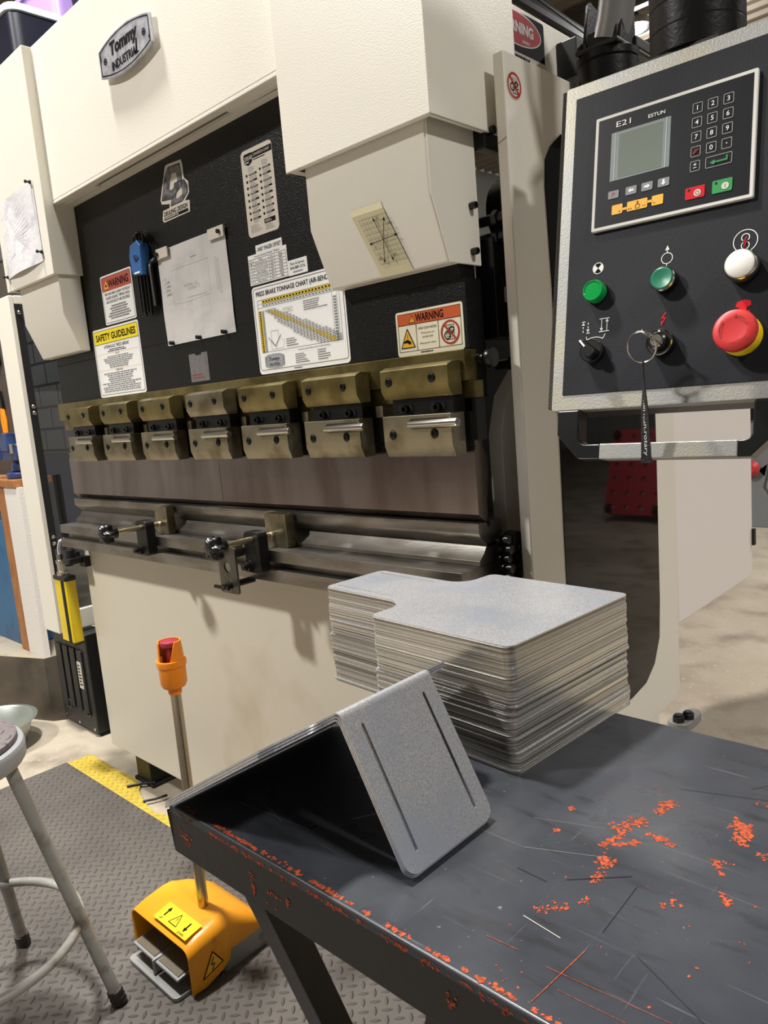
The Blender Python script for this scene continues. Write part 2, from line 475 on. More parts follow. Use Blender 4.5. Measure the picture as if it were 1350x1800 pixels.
def socket_bolt(parent, p, d, r=.0075, h=.006, m=None, name='bolt'):
    """cap head with a recessed hexagon, standing h proud of its face along d"""
    p, d = Vector(p), Vector(d).normalized()
    b = MB(); b.lathe(p, d, [(r, -.002), (r, h*.8), (r*.9, h), (r*.58, h), (r*.5, h*.35)], 20)
    return b.build(name, m or OXBOLT, parent)

# ================================================================== SETTING
def struct(o): return tag(o, kind='structure')
b = MB(); b.box(-9, 6, -7, 14, -.2, 0); struct(b.build('floor', FLOOR, recenter=False))
b = MB()
for i in range(84):                                    # ribbed roof deck, ribs along x
    y = -7+i*.25
    b.prism([(y, 5.5), (y+.15, 5.5), (y+.17, 5.45), (y+.23, 5.45), (y+.25, 5.5), (y+.25, 5.6), (y, 5.6)], 'x', -9, 6)
struct(b.build('ceiling', DECK, recenter=False, smooth=False))
b = MB(); b.box(-9.2, -2.7, 2.95, 3.15, .98, 4.6); struct(b.build('wall_back', CMU, recenter=False))
b = MB(); b.box(-9.2, -2.7, 2.945, 3.15, 0, .98); struct(b.build('trim_1', CMUL, recenter=False))
b = MB(); b.box(-9.3, -9.1, -7, 14, 0, 5.5); struct(b.build('wall_left', SIDING, recenter=False))
b = MB()
for i in range(60):
    x = -9+i*.25
    b.prism([(x, 13.6), (x+.18, 13.6), (x+.2, 13.63), (x+.25, 13.63), (x+.25, 13.8), (x, 13.8)], 'z', 0, 5.5)
struct(b.build('wall_far', SIDING, recenter=False, smooth=False))
for i, y in enumerate((6.2, 8.6, 11.2)):
    b = MB(); b.box(-9, 6, y, y+.09, 5.2, 5.24); b.box(-9, 6, y+.035, y+.055, 5.24, 5.41); b.box(-9, 6, y, y+.09, 5.41, 5.45)
    struct(b.build('trim_%d' % (i+2), BEAMM, recenter=False))
def pipe(name, pts, r, label):
    b = MB(); b.tube(pts, r, 10); return tag(b.build(name, PIPE), label, 'conduit')
pipe('ceiling_conduit', [(-4.45, 6.0, 5.12), (-4.55, 13.5, 5.12)], .07, 'thick dark pipe running along under the ribbed roof deck')
pipe('electrical_cable', [(-4.25, 6.0, 5.1), (-4.3, 8.3, 5.0), (-4.32, 9.2, 5.08), (-4.4, 11, 5.04), (-4.4, 13.5, 5.1)], .022, 'thin dark cable sagging beside the thick pipe under the roof')
hb = thing('high_bay_light', (-4.16, 9.2, 5.24), 'bright round high-bay lamp hanging under the roof behind the pendant arm', 'ceiling light')
b = MB(); b.lathe((-4.16, 9.2, 5.42), (0, 0, -1), [(.03, 0), (.06, .05), (.17, .1), (.19, .18), (.185, .18)], 24); b.build('lamp_housing', BLACK, hb)
b = MB(); b.lathe((-4.16, 9.2, 5.24), (0, 0, -1), [(.13, -.01), (.13, .005), (.09, .03), (.01, .04)], 24); b.build('lens', LED, hb)

# ================================================================== PRESS BRAKE
XL, XR = -2.375, -.777
pb = thing('press_brake', (-1.58, 1.3, 0), 'cream hydraulic press brake with black ram and steel tooling', 'press brake')

# ---- covers
b = MB()
b.box(-2.118, -1.09, .98, 1.32, 1.816, 2.21)
b.box(-2.118, -1.09, .98, 1.0, 1.8076, 1.8165); b.box(-2.118, -1.09, 1.018, 1.32, 1.8076, 1.8165)
b.box(-2.118, -1.908, 1.0, 1.018, 1.8076, 1.8165); b.box(-1.322, -1.09, 1.0, 1.018, 1.8076, 1.8165)
b.build('top_cover', CREAM, pb, bevel=.002)
b = MB(); b.box(-1.907, -1.323, 1.0002, 1.0178, 1.8135, 1.8158); b.build('slot_shade_strip', mat('slot_shade_grey', S(110, 106, 98), .5), pb)  # added grey strip: shade of the recessed slot put into its colour
# left end cover and right end cover: open-bottomed boxes of bent sheet
def end_cover(x0, x1, z0, z1, yb):
    b = MB(); t = .003
    b.box(x0, x1, .955, .955+t, z0, z1); b.box(x0, x0+t, .955+t, yb, z0, z1); b.box(x1-t, x1, .955+t, yb, z0, z1)
    b.box(x0+t, x1-t, .955+t, .966, z0, z0+t); b.box(x0+t, x0+.02, .966, yb, z0, z0+t); b.box(x1-.012, x1-t, .966, yb, z0, z0+t)
    b.box(x0+t, x1-t, .955+t, yb, z1-t, z1)
    return b.build('end_cover', CREAM, pb, bevel=.0015)
end_cover(-2.452, -2.116, 1.622, 2.21, 1.04)
end_cover(-1.103, -.758, 1.624, 2.5, 1.20)
# cylinder covers: nose with a chamfered front
def nose(x0, x1, wing):
    prof = [(.972, 1.75), (.972, 1.517), (1.011, 1.4135), (1.0385, 1.4125), (1.0385, 1.75)]
    b = MB(); b.prism(prof, 'x', x0, x1)
    o = b.build('cylinder_cover', CREAM, pb, bevel=.004, seg=3)
    if wing:                                     # side plate wrapping past the ram end
        b = MB(); b.prism([(.9745, 1.75), (.9745, 1.517), (1.013, 1.4135), (1.097, 1.4125), (1.097, 1.66), (1.0385, 1.75)], 'x', x1-.002, x1+.003); b.build('cover_side', CREAM, o, bevel=.001)
        for y, z in ((1.076, 1.508), (1.073, 1.434)): socket_bolt(o, (x1+.003, y, z), (1, 0, 0), .006, .012, BLACKG)
nose(-1.071, -.785, True); nose(-2.402, -2.13, False)
b = MB(); b.box(-.786, -.762, 1.10, 1.15, 1.60, 1.645); b.build('stop_bracket', BLACKG, pb, bevel=.002)
b = MB(); b.cyl((-.762, 1.115, 1.628), (-.752, 1.115, 1.628), .007); b.build('bolt', BLACKG, pb)

# ---- ram
b = MB(); b.box(XL, -.788, 1.04, 1.085, 1.39, 2.0); b.box(XL, XR, 1.04, 1.085, 1.274, 1.39); b.box(XL, XR, 1.058, 1.085, 1.19, 1.274)
ram = b.build('ram', BLACKP, pb, bevel=.0015)
b = MB(); b.box(XL, XR, 1.024, 1.058, 1.221, 1.2735); b.build('ram_rail', STEELY, pb, bevel=.0012)
b = MB(); b.box(XL+.01, XR+.011, 1.032, 1.0575, 1.191, 1.2205); b.build('wedge_rail', STEELY, pb, bevel=.001)
b = MB(); b.cyl((-.777, 1.064, 1.256), (-.763, 1.064, 1.256), .011); b.cyl((-.763, 1.064, 1.256), (-.756, 1.064, 1.256), .006)
b.lathe((-.757, 1.064, 1.256), (1, 0, 0), [(.006, 0), (.0165, .001), (.0175, .006), (.016, .011)], 24); b.build('knob', BLACKG, pb)

# ---- seven upper tool clamps
CX = (-2.245, -2.022, -1.807, -1.581, -1.368, -1.155, -.938)
for ci, x in enumerate(CX):
    W = .154
    b = MB(); b.prism([(.985, 1.25), (.985, 1.214), (.994, 1.1985), (1.022, 1.1985), (1.022, 1.256), (1.0, 1.256)], 'x', x, x+W)
    c = b.build('tool_clamp', STEELY if ci in (0, 2, 6) else (STEELB if ci == 3 else STEELY), pb, bevel=.001)
    b = MB(); b.box(x+.012, x+W-.004, 1.0, 1.056, 1.1, 1.1983); body = b.build('clamp_body', OXIDE, c, bevel=.001)
    # slots of the adjusting screws
    for dx in (.046, .119):
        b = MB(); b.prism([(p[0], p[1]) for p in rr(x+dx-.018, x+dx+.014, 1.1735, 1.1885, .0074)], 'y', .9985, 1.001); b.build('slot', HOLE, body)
        socket_bolt(body, (x+dx, .9988, 1.181), (0, -1, 0), .0075, .009)
    b = MB(); b.prism([(.985, 1.17), (.985, 1.1175), (.993, 1.097), (1.0225, 1.097), (1.0225, 1.17)], 'x', x-.002, x+W)
    lo = b.build('lower_jaw', STEELB, c, bevel=.001)
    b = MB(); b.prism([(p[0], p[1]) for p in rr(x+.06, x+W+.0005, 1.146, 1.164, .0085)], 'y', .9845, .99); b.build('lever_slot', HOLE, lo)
    b = MB(); b.lathe((x+.064, .9815, 1.1535), (1, -.02, .012), [(.0005, -.001), (.0062, 0), (.0078, .106), (.0072, .109), (.003, .1095)], 20); b.build('lever', CHROME, c)
    for dx, z, par in ((.02, 1.23, c), (.119, 1.231, c), (.021, 1.137, lo), (.117, 1.137, lo)):
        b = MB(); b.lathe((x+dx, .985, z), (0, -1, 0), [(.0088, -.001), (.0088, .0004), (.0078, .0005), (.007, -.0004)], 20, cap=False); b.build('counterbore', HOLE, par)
        socket_bolt(par, (x+dx, .9845, z), (0, -1, 0), .0068, .0022)
    if ci < 6:     # small graduated block beside every clamp
        b = MB(); b.box(x+W+.012, x+W+.03, 1.02, 1.05, 1.169, 1.19); b.build('scale_block', STEELB, c)
    else:
        b = MB(); b.box(x+W-.002, XR+.005, 1.03, 1.05, 1.169, 1.19); b.build('scale_block', STEELB, c)
    b = MB(); b.box(x+W-.004, x+W+.02, 1.03, 1.056, 1.12, 1.19); b.build('spring_housing', BLACKG, c)

# ---- upper tool (two lengths) and die
pp = [(1.035, 1.103), (1.035, .99), (1.053, .9755), (1.056, .9755), (1.062, .985), (1.062, 1.01), (1.07, 1.06), (1.07, 1.09), (1.06, 1.103),
      (1.06, 1.12), (1.037, 1.12), (1.037, 1.1115), (1.0385, 1.1105), (1.0385, 1.1085), (1.037, 1.1075), (1.037, 1.103)]
for x0, x1 in ((XL, -1.5465), (-1.5455, XR)):
    b = MB(); b.prism(pp, 'x', x0, x1); b.build('punch', PUNCH, pb, bevel=.0004, seg=1)
dp = [(1.032, .957), (1.032, .974), (1.0545, .974), (1.062, .962), (1.0695, .974), (1.089, .974), (1.094, .966), (1.099, .974), (1.103, .974), (1.103, .956),
      (1.099, .948), (1.085, .937), (1.085, .93), (1.056, .93), (1.05, .937), (1.0365, .948)]
b = MB(); b.prism(dp, 'x', XL, XR); b.build('die', DIE, pb, bevel=.0004, seg=1)
hp = [(1.029, .8995), (1.029, .908), (1.043, .920), (1.054, .935), (1.1, .935), (1.1, .8995)]
b = MB(); b.prism(hp, 'x', XL+.003, XR); b.build('die_holder', DIE, pb, bevel=.0005, seg=1)
b = MB()
b.prism([(.975, .899), (.975, .8735), (1.0, .8735), (1.0, .856), (.9725, .856), (.9725, .829), (1.12, .829), (1.12, .899)], 'x', XL, XR)
lt = b.build('lower_table', DIE, pb, bevel=.0006, seg=1)
# ---- base panel, feet, floor frame
b = MB(); b.box(-2.401, -.776, 1.05, 1.2, .125, .829); b.build('base_panel', CREAMB, pb, bevel=.003)
for x0 in (-2.325, -.95):
    b = MB(); b.box(x0, x0+.09, 1.09, 1.3, .012, .125); b.box(x0-.015, x0+.105, 1.085, 1.31, 0, .012); b.build('machine_foot', BLACK, pb, bevel=.002)
# ---- right side frame: guard with a tinted window
SX = -.717
b = MB(); b.prism([(1.10, .43), (1.70, .43), (1.715, .46), (1.73, 1.68), (1.70, 1.734), (1.10, 1.736)], 'x', SX-.021, SX)
sp = b.build('side_guard', CREAM, pb, bevel=.003, seg=3)
wl = [(1.266, 1.637), (1.229, 1.610), (1.210, 1.585), (1.206, 1.54), (1.213, 1.372), (1.212, 1.063), (1.21, .516), (1.40, .516), (1.457, .517), (1.529, .528), (1.575, .559), (1.604, .612), (1.612, .70), (1.618, 1.016), (1.62, 1.55), (1.60, 1.60), (1.56, 1.637)]
b = MB(); b.prism(wl, 'x', SX-.002, SX+.0018); b.build('tinted_panel', TINT, sp)
pr = Print((SX+.0018, 1.3, 1.46), (0, 1, 0), (0, 0, 1), (1, 0, 0))
pr.loop([(-.012, .0), (-.02, .012), (.0, .06), (.03, .075), (.1, .075), (.1, 0)], .006, WHITE); pr.loop([(-.006, -.075), (-.012, -.065), (.004, -.035), (.1, -.03), (.1, -.075)], .005, WHITE)
pr.build('white_marking', sp)
pr = Print((SX, 1.127, 1.687), (0, 1, 0), (0, 0, 1), (1, 0, 0))      # round no-fingers sign
pr.poly(circ(0, 0, .0215), OFFW, 1); pr.ring(0, 0, .020, .0035, REDI, 2)
for k in range(3): pr.line(-.004+k*.006, -.014, -.004+k*.006, .012, .0009, INK, 2); pr.line(-.006, -.012+k*.008, .014, -.012+k*.008, .0009, INK, 2)
pr.ring(-.006, -.003, .0065, .002, INK, 3); pr.ring(.006, .003, .0045, .0018, INK, 3)
pr.line(-.014, .014, .014, -.014, .0034, REDI, 4)
pr.build('prohibition_sticker', sp)
pr = Print((SX-.0105, 1.10, 1.6), (1, 0, 0), (0, 0, 1), (0, -1, 0)); pr.line(-.0095, -.002, .009, .004, .0012, GREYINK, 1); pr.build('scuff_mark', sp)
# machine body plates behind the guard
b = MB(); b.prism([(1.165, .02), (1.80, .02), (1.80, 1.2), (1.575, 1.835), (1.545, 1.889), (1.24, 1.893), (1.24, 1.72), (1.32, 1.6), (1.32, 1.36), (1.28, 1.27), (1.19, 1.19), (1.165, 1.12)], 'x', -.84, -.81)
bp = b.build('side_frame', CREAM, pb, bevel=.002)
pr = Print((-.81, 1.318, 1.842), (0, 1, 0), (0, 0, 1), (1, 0, 0))
pr.poly(rr(-.08, .068, -.052, .042, .006), INK, 1); pr.poly([(-.08, -.052), (.074, -.052), (.073, -.03), (-.08, -.03)], OFFW, 2)
el = lambda a, c, n=36: [(-.028+a*math.cos(2*PI*i/n), .012+c*math.sin(2*PI*i/n)) for i in range(n)]
pr.poly(el(.085, .030), WHITE, 3); pr.poly(el(.082, .0275), REDB, 4)
pr.text('WARNING', -.030, .014, .118, .020, WHITE, 5, .04); pr.rows(-.01, .03, -.011, -.004, 1, OFFW, 5, .7)
pr.rows(-.06, .06, -.045, -.034, 1, INK, 4, .9); pr.build('warning_sticker', bp)
b = MB(); b.box(-.81, -.765, 1.43, 1.52, 1.79, 1.862); bk = b.build('arm_mount_block', BLACK, pb, bevel=.003)
for y, z in ((1.452, 1.845), (1.452, 1.808)): socket_bolt(bk, (-.765, y, z), (1, 0, 0), .006, .008, BLACKG)
# inner parts seen between ram and guard
b = MB(); b.box(-1.6, -.842, 1.40, 1.42, .2, 1.36); b.build('inner_panel', GREYPN, pb)
b = MB(); b.box(-1.1, -.9, 1.13, 1.44, .829, .98); b.box(-.94, -.89, 1.14, 1.28, .96, 1.04); b.build('back_gauge_body', BLACK, pb, bevel=.004)
b = MB(); b.cyl((-.81, 1.22, 1.515), (-.765, 1.22, 1.515), .062, n=36); b.cyl((-.765, 1.22, 1.515), (-.757, 1.22, 1.515), .04, n=30)
b.box(-.806, -.765, 1.11, 1.235, 1.29, 1.46); gb = b.build('guide_bearing', BLACKG, pb, bevel=.002)
for y, z in ((1.125, 1.49), (1.125, 1.46), (1.14, 1.39), (1.15, 1.33), (1.15, 1.245)):
    b = MB(); b.cyl((-.80, y, z), (-.742, y, z), .009); b.cyl((-.77, y, z), (-.76, y, z), .014, n=6); b.build('adjusting_screw', BLACKG, gb)
for y, z in ((1.135, 1.365), (1.15, 1.275)):
    b = MB(); b.box(-.7648, -.7642, y, y+.05, z-.014, z+.012); b.build('rating_label', OFFW, gb)
# drag chain at the table end
for dy in (0, .028):
    b = MB()
    for k in range(9):
        z = .94-.017*k
        b.lathe((-.756+.004*(k % 2), 1.075+dy, z), (1, 0, 0), [(.004, -.014), (.0085, -.013), (.0085, -.004), (.004, -.003), (.004, .003), (.0085, .004), (.0085, .012), (.004, .013)], 12)
    b.build('chain', BLACKG, pb)
b = MB(); b.cyl((-.77, 1.105, .935), (-.745, 1.105, .935), .016, n=24); b.box(-.77, -.74, 1.10, 1.16, .87, .9); b.build('chain_bracket', BLACK, pb, bevel=.002)
# electrical cabinet on the back half of the machine
b = MB(); b.box(-1.15, -.76, 1.82, 2.38, .575, 1.42); ec = b.build('electrical_cabinet', CREAMW, pb, bevel=.004)
b = MB(); b.box(-.7605, -.7585, 1.905, 1.935, 1.13, 1.30); b.box(-.7585, -.753, 1.908, 1.932, 1.135, 1.20); b.build('cabinet_latch', ALU, ec, bevel=.001)
b = MB(); b.cyl((-.753, 1.92, 1.168), (-.7515, 1.92, 1.168), .008); b.build('latch_button', BLUEK, ec)
b = MB(); b.box(-.762, -.752, 2.372, 2.387, .67, .72); b.build('hinge', BLACK, ec)
b = MB(); b.prism(rr(-1.05, -.975, 2.37, 2.53, .035), 'z', 0, .03); b.build('machine_foot', GREYM, pb, bevel=.003)
b = MB()
for dx, dy in ((-1.012, 2.40), (-.995, 2.44)): b.cyl((dx, dy, .025), (dx, dy, .05), .021, n=6); b.cyl((dx, dy, .05), (dx, dy, .056), .014, n=16)
b.build('anchor_bolt', BLACK, pb, bevel=.003)
# left side guard, edge-on, with its dark inner face
b = MB(); b.box(-2.962, -2.83, 1.10, 1.118, .43, 1.68); b.box(-2.962, -2.935, 1.118, 1.145, .43, 1.68); b.box(-2.86, -2.829, 1.1185, 1.95, .43, .505); b.box(-2.86, -2.829, 1.1185, 1.95, 1.65, 1.68); b.box(-2.86, -2.829, 1.90, 1.95, .505, 1.65)
lg = b.build('side_guard', CREAM, pb, bevel=.003)
b = MB(); b.box(-2.838, -2.8275, 1.1185, 1.142, .506, 1.649); b.build('panel_bezel', BLACK, lg)
b = MB(); b.box(-2.845, -2.842, 1.142, 1.90, .506, 1.649); b.build('tinted_panel', SMOKE, lg)
for z in (1.62, 1.285, 1.262, .80, .775):
    b = MB(); b.lathe((-2.8275, 1.130, z), (1, -.2, 0), [(.007, 0), (.007, .003), (.003, .006)], 14); b.build('bolt', CHROME, lg)

# ---- front gauge stops on the lower table
def star_knob(parent, c):
    pts = []
    for i in range(60):
        a = 2*PI*i/60; pts.append((c[0]+(.0235+.0045*math.cos(6*a))*math.cos(a), c[2]+(.0235+.0045*math.cos(6*a))*math.sin(a)))
    sc2 = lambda k: [(c[0]+(x-c[0])*k, c[2]+(z-c[2])*k) for x, z in pts]
    R = [(.35, -.017), (.72, -.015), (.93, -.009), (1, -.002), (1, .006), (.9, .010)]
    b = MB(); b.loft([[(x, c[1]+h, z) for x, z in sc2(k)] for k, h in R]); b.cyl((c[0], c[1]+.008, c[2]), (c[0], c[1]+.024, c[2]), .016)
    return b.build('star_knob', BLACKG, parent, angle=50)
for X, kx in ((-1.803, -1.803), (-1.326, -1.326)):
    b = MB(); b.prism(rr(X-.027, X+.027, .852, .944, .012), 'y', .9455, .9715); a = b.build('stop_arm', BLACKP, pb, bevel=.002)
    b = MB(); b.cyl((X+.002, .868, .927), (X+.002, .995, .927), .0068); b.build('adjusting_rod', ZINC, a)
    b = MB(); b.lathe((X+.002, .995, .927), (0, 1, 0), [(.0066, 0), (.0072, .001), (.0072, .008)], 18); b.build('rod_tip', ZINC, a)
    star_knob(a, (X+.002, .852, .927))
    b = MB(); b.cyl((X-.014, .9455, .867), (X-.014, .943, .867), .0135); b.cyl((X-.014, .943, .867), (X-.014, .934, .867), .0105, n=6); b.cyl((X-.014, .934, .867), (X-.014, .926, .867), .0065); b.build('hex_bolt', OXBOLT, a, bevel=.0006)
for x0, x1, z0 in ((-1.827, -1.767, .8995), (-1.348, -1.274, .8995)):
    b = MB(); b.box(x0, x1, 1.004, 1.0275, z0, .974); b.build('stop_block', STEELB, pb, bevel=.0008)
# slotted bracket hanging from the T-slot
X = -1.392
b = MB(); b.mesh(plate_mesh([rr(X-.033, X+.033, .805, .91, .005), circ(X-.002, .865, .0125), circ(X+.004, .826, .009, 16)], .005), Matrix(((1, 0, 0, 0), (0, 0, -1, .925), (0, 1, 0, 0), (0, 0, 0, 1))))
hk = b.build('hanging_plate', DKSTEEL, pb)
b = MB(); b.cyl((X-.022, .975, .897), (X-.022, .885, .897), .0075); b.cyl((X-.022, .9225, .897), (X-.022, .918, .897), .014); b.cyl((X-.022, .918, .897), (X-.022, .904, .897), .0125, n=6); b.build('hex_bolt', OXBOLT, hk, bevel=.0006)
b = MB(); b.cyl((X+.006, .90, .824), (X+.006, .985, .824), .0075); b.cyl((X-.03, .905, .822), (X+.022, .905, .822), .0042); b.build('tee_pin', OXBOLT, hk)
b = MB(); b.box(X-.035, X-.005, .9275, .9725, .88, .912); b.build('spacer', DKSTEEL, hk)
# ---- light curtain beside the base on its swing arm
b = MB(); b.box(-2.56, -2.42, 1.02, 1.045, .768, .795); b.prism(rr(-2.43, -2.37, .985, 1.05, .012), 'z', .765, .782); b.box(-2.40, -2.36, 1.03, 1.05, .75, .785)
b.cyl((-2.41, 1.01, .78), (-2.41, 1.01, .81), .017); b.cyl((-2.41, 1.01, .81), (-2.41, 1.01, .815), .013); b.build('curtain_arm', BLACK, pb, bevel=.002)
b = MB(); b.box(-2.512, -2.425, .985, 1.02, .495, .705); lc = b.build('light_curtain', YELC, pb, bevel=.003)
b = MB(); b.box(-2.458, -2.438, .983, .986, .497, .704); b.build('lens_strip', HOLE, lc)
b = MB(); b.box(-2.514, -2.423, .983, 1.022, .7052, .72); b.box(-2.513, -2.424, .984, 1.021, .487, .4948); b.build('end_cap', BLACK, lc, bevel=.003)
b = MB(); b.lathe((-2.475, 1.0, .72), (0, 0, 1), [(.016, 0), (.016, .012), (.0125, .014), (.0125, .04), (.0145, .042), (.0145, .05), (.010, .052), (.009, .07)], 20); b.build('connector', CHROME, lc)
b = MB(); b.tube([(-2.475, 1.0, .785), (-2.474, 1.0, .81), (-2.455, 1.0, .835), (-2.42, 1.0, .845), (-2.36, 1.05, .84)], .005, 10); b.build('cable', PALELID, lc)
b = MB(); b.cyl((-2.505, 1.04, .74), (-2.505, 1.04, 1.05), .014); b.build('upright_tube', BLACK, pb)

# ================================================================== STICKERS ON THE MACHINE
def sign(x0, x1, z0, z1, vinyl, r=.006, y=1.04, nm='sticker', parent=ram, th=.0006):
    b = MB(); b.prism(rr(x0, x1, z0, z1, r), 'y', y-th, y); o = b.build(nm, vinyl, parent)
    return o, Print((x0, y-th, z0), (1, 0, 0), (0, 0, 1), (0, -1, 0), .0002, .00018)
def tri(cx, cy, h): return [(cx-h*.58, cy-h/2), (cx+h*.58, cy-h/2), (cx, cy+h/2)]

# small red-headed warning, upper left
o, p = sign(-2.022, -1.85, 1.470, 1.600, WHITE, nm='warning_sticker')
p.frame(.004, .004, .168, .126, .005, .0012, INK); p.poly(rr(.0052, .1668, .088, .1248, .004), REDP, 1)
p.text('WARNING', .098, .1055, .112, .021, INK, 2, .03); p.poly(tri(.030, .1055, .021), YELO, 2); p.poly(tri(.030, .104, .010), INK, 3)
p.text('THIS MACHINE IS HEAVY IN FRONT', .086, .080, .145, .0075, INK, 2); p.text('GUARD AGAINST TIPPING UNTIL', .086, .0695, .135, .0075, INK, 2); p.text('ANCHOR BOLTS ARE SECURED.', .086, .059, .132, .0075, INK, 2)
p.rows(.02, .15, .012, .050, 6, GREYINK, 2, .6, True); p.build('lettering', o)
# safety guidelines
o, p = sign(-2.11, -1.848, 1.2755, 1.465, WHITE, .008, nm='safety_sticker')
p.frame(.005, .006, .257, .1845, .006, .0013, INK); p.poly(rr(.0062, .2558, .148, .1832, .005), YEL, 1); p.line(.006, .148, .256, .148, .001, INK, 2)
p.text('SAFETY GUIDELINES', .131, .1655, .226, .019, INK, 2, .03); p.text('HYDRAULIC PRESS BREAK', .131, .138, .142, .0085, INK, 2)
p.rows(.06, .20, .122, .131, 2, INK, 2, .5, True); p.text('SET UP', .131, .1165, .022, .0042, INK, 2); p.rows(.04, .222, .078, .112, 7, GREYINK, 2, .55, True, 3)
p.text('OPERATION', .131, .0715, .04, .0045, INK, 2); p.rows(.02, .242, .012, .067, 10, GREYINK, 2, .55, True, 5)
for y in (.1195, .0745): p.line(.012, y, .25, y, .0006, YELO, 2)
p.build('lettering', o)
# logo sticker
pts = [(.044, .122), (.105, .1175), (.1095, .105), (.1093, .076), (.1245, .0655), (.1245, .0416), (.103, .0275), (.1222, .0245), (.1185, .0), (.0046, -.001), (-.001, .005), (.0054, .0258), (.0344, .026), (.0384, .0347), (.0033, .0409), (.0, .0514), (.036, .1195)]
b = MB(); b.prism([(-1.668+x, 1.669+y) for x, y in pts], 'y', 1.0394, 1.04); o = b.build('logo_sticker', OFFW, ram)
p = Print((-1.668, 1.0394, 1.669), (1, 0, 0), (0, 0, 1), (0, -1, 0), .0002, .00018)
p.band([(.0492, .114), (.0986, .111), (.1011, .0799), (.101, .0636), (.0499, .0435), (.0071, .0483), (.0308, .0978)], [(.0604, .0969), (.0805, .0955), (.0823, .0776), (.0722, .0661), (.0494, .0626), (.0446, .0661), (.0519, .0829)], DDM, 1)
p.band([(.0694, .0738), (.1102, .072), (.1206, .057), (.1186, .0428), (.0923, .029), (.0418, .0286), (.0524, .0453)], [(.0794, .0593), (.0938, .0589), (.0988, .0501), (.095, .0428), (.0802, .039), (.0664, .0395), (.0723, .0505)], DDM, 2)
p.loop([(.0492, .114), (.0986, .111), (.1011, .0799), (.101, .0636), (.0499, .0435), (.0071, .0483), (.0308, .0978)], .0014, INK, 3); p.loop([(.0694, .0738), (.1102, .072), (.1206, .057), (.1186, .0428), (.0923, .029), (.0418, .0286), (.0524, .0453)], .0014, INK, 3)
p.text('DEULING DESIGN', .0605, .0165, .104, .0105, INK, 2, .01, .15); p.rect(.008, .0025, .113, .009, INK, 2); p.rows(.012, .109, .0038, .008, 1, OFFW, 3, .6); p.build('lettering', o)
# conversion chart
o, p = sign(-1.34, -1.236, 1.565, 1.739, OFFW, .010, nm='chart_sticker')
p.rect(.036, .153, .103, .165, INK, 1); p.text('CONVERSION CHART', .069, .159, .055, .0055, OFFW, 2); p.poly([(.008, .160), (.012, .166), (.036, .166), (.041, .160), (.036, .147), (.024, .142), (.012, .147)], INK, 2); p.text('CLEVELAND', .0245, .1565, .030, .0085, OFFW, 3, .01); p.rows(.013, .036, .146, .151, 1, OFFW, 3, .5); p.rect(.041, .149, .08, .1505, INK, 2)
for cxx, y0 in ((.014, .124), (.060, .127)):
    p.rows(cxx+.006, cxx+.034, y0+.005, y0+.016, 3, LIGHTINK, 2, .5)
    for k in range(8):
        y = y0-k*.0126; p.poly(circ(cxx, y, .0028, 14), INK, 2); p.rect(cxx+.008, y-.0018, cxx+.034, y+.0018, INK, 2); p.rows(cxx+.009, cxx+.033, y-.009, y-.003, 2, LIGHTINK, 2, .55, False, k); p.rows(cxx+.01, cxx+.032, y-.0008, y+.0008, 1, OFFW, 3, .9, False, k)
p.rect(.058, .019, .094, .028, INK, 2); p.rows(.061, .09, .0205, .0265, 2, OFFW, 3, .5); p.rows(.06, .092, .006, .017, 5, LIGHTINK, 2, .5); p.rows(.010, .05, .008, .025, 6, LIGHTINK, 2, .4); p.build('lettering', o)
# finger offset strip, data table, service label
o, p = sign(-1.322, -1.234, 1.5285, 1.547, WHITE, .0006, nm='offset_label'); p.text('-.0450" FINGER OFFSET', .044, .009, .082, .0085, INK, 2); p.build('lettering', o)
o, p = sign(-1.3525, -1.222, 1.468, 1.5305, WHITE, .001, nm='data_label', th=.0003)
p.text('Tommy Industrial Model  TM40-5', .065, .057, .085, .0045, INK, 2)
for k in range(9): p.line(.003, .053-k*.0063, .1275, .053-k*.0063, .0006, INK, 2)
for x in (.003, .017, .071, .09, .1275): p.line(x, .0026, x, .053, .0006, INK, 2)
for k, t in enumerate(('Name', 'Nominal Force', 'Working Table Length', 'Distance between Uprights', 'Ram Stroke', 'Opening Height', 'Depth of Throat', 'Main Motor')):
    y = .0499-k*.0063; p.text(t, .044, y, min(.045, .0031*len(t)), .0034, INK, 3); p.text(('Unit', 'KN', 'mm', 'mm', 'mm', 'mm', 'mm', 'kW')[k], .0805, y, .009, .003, INK, 3); p.text(('Data', '400', '1600', '1300', '100', '320', '200', '4')[k], .109, y, .012, .0034, INK, 3)
    p.text(str(k) if k else 'No', .010, y, .003 if k else .005, .003, INK, 3)
p.build('lettering', o)
o, p = sign(-1.2215, -1.163, 1.467, 1.497, WHITE, .001, nm='service_label', th=.0003); p.text('Parts & Service', .029, .0225, .044, .0055, INK, 2); p.text('844-889-3316', .029, .014, .046, .006, INK, 2); p.rows(.004, .054, .004, .008, 1, GREYINK, 2, .6, True); p.build('lettering', o)
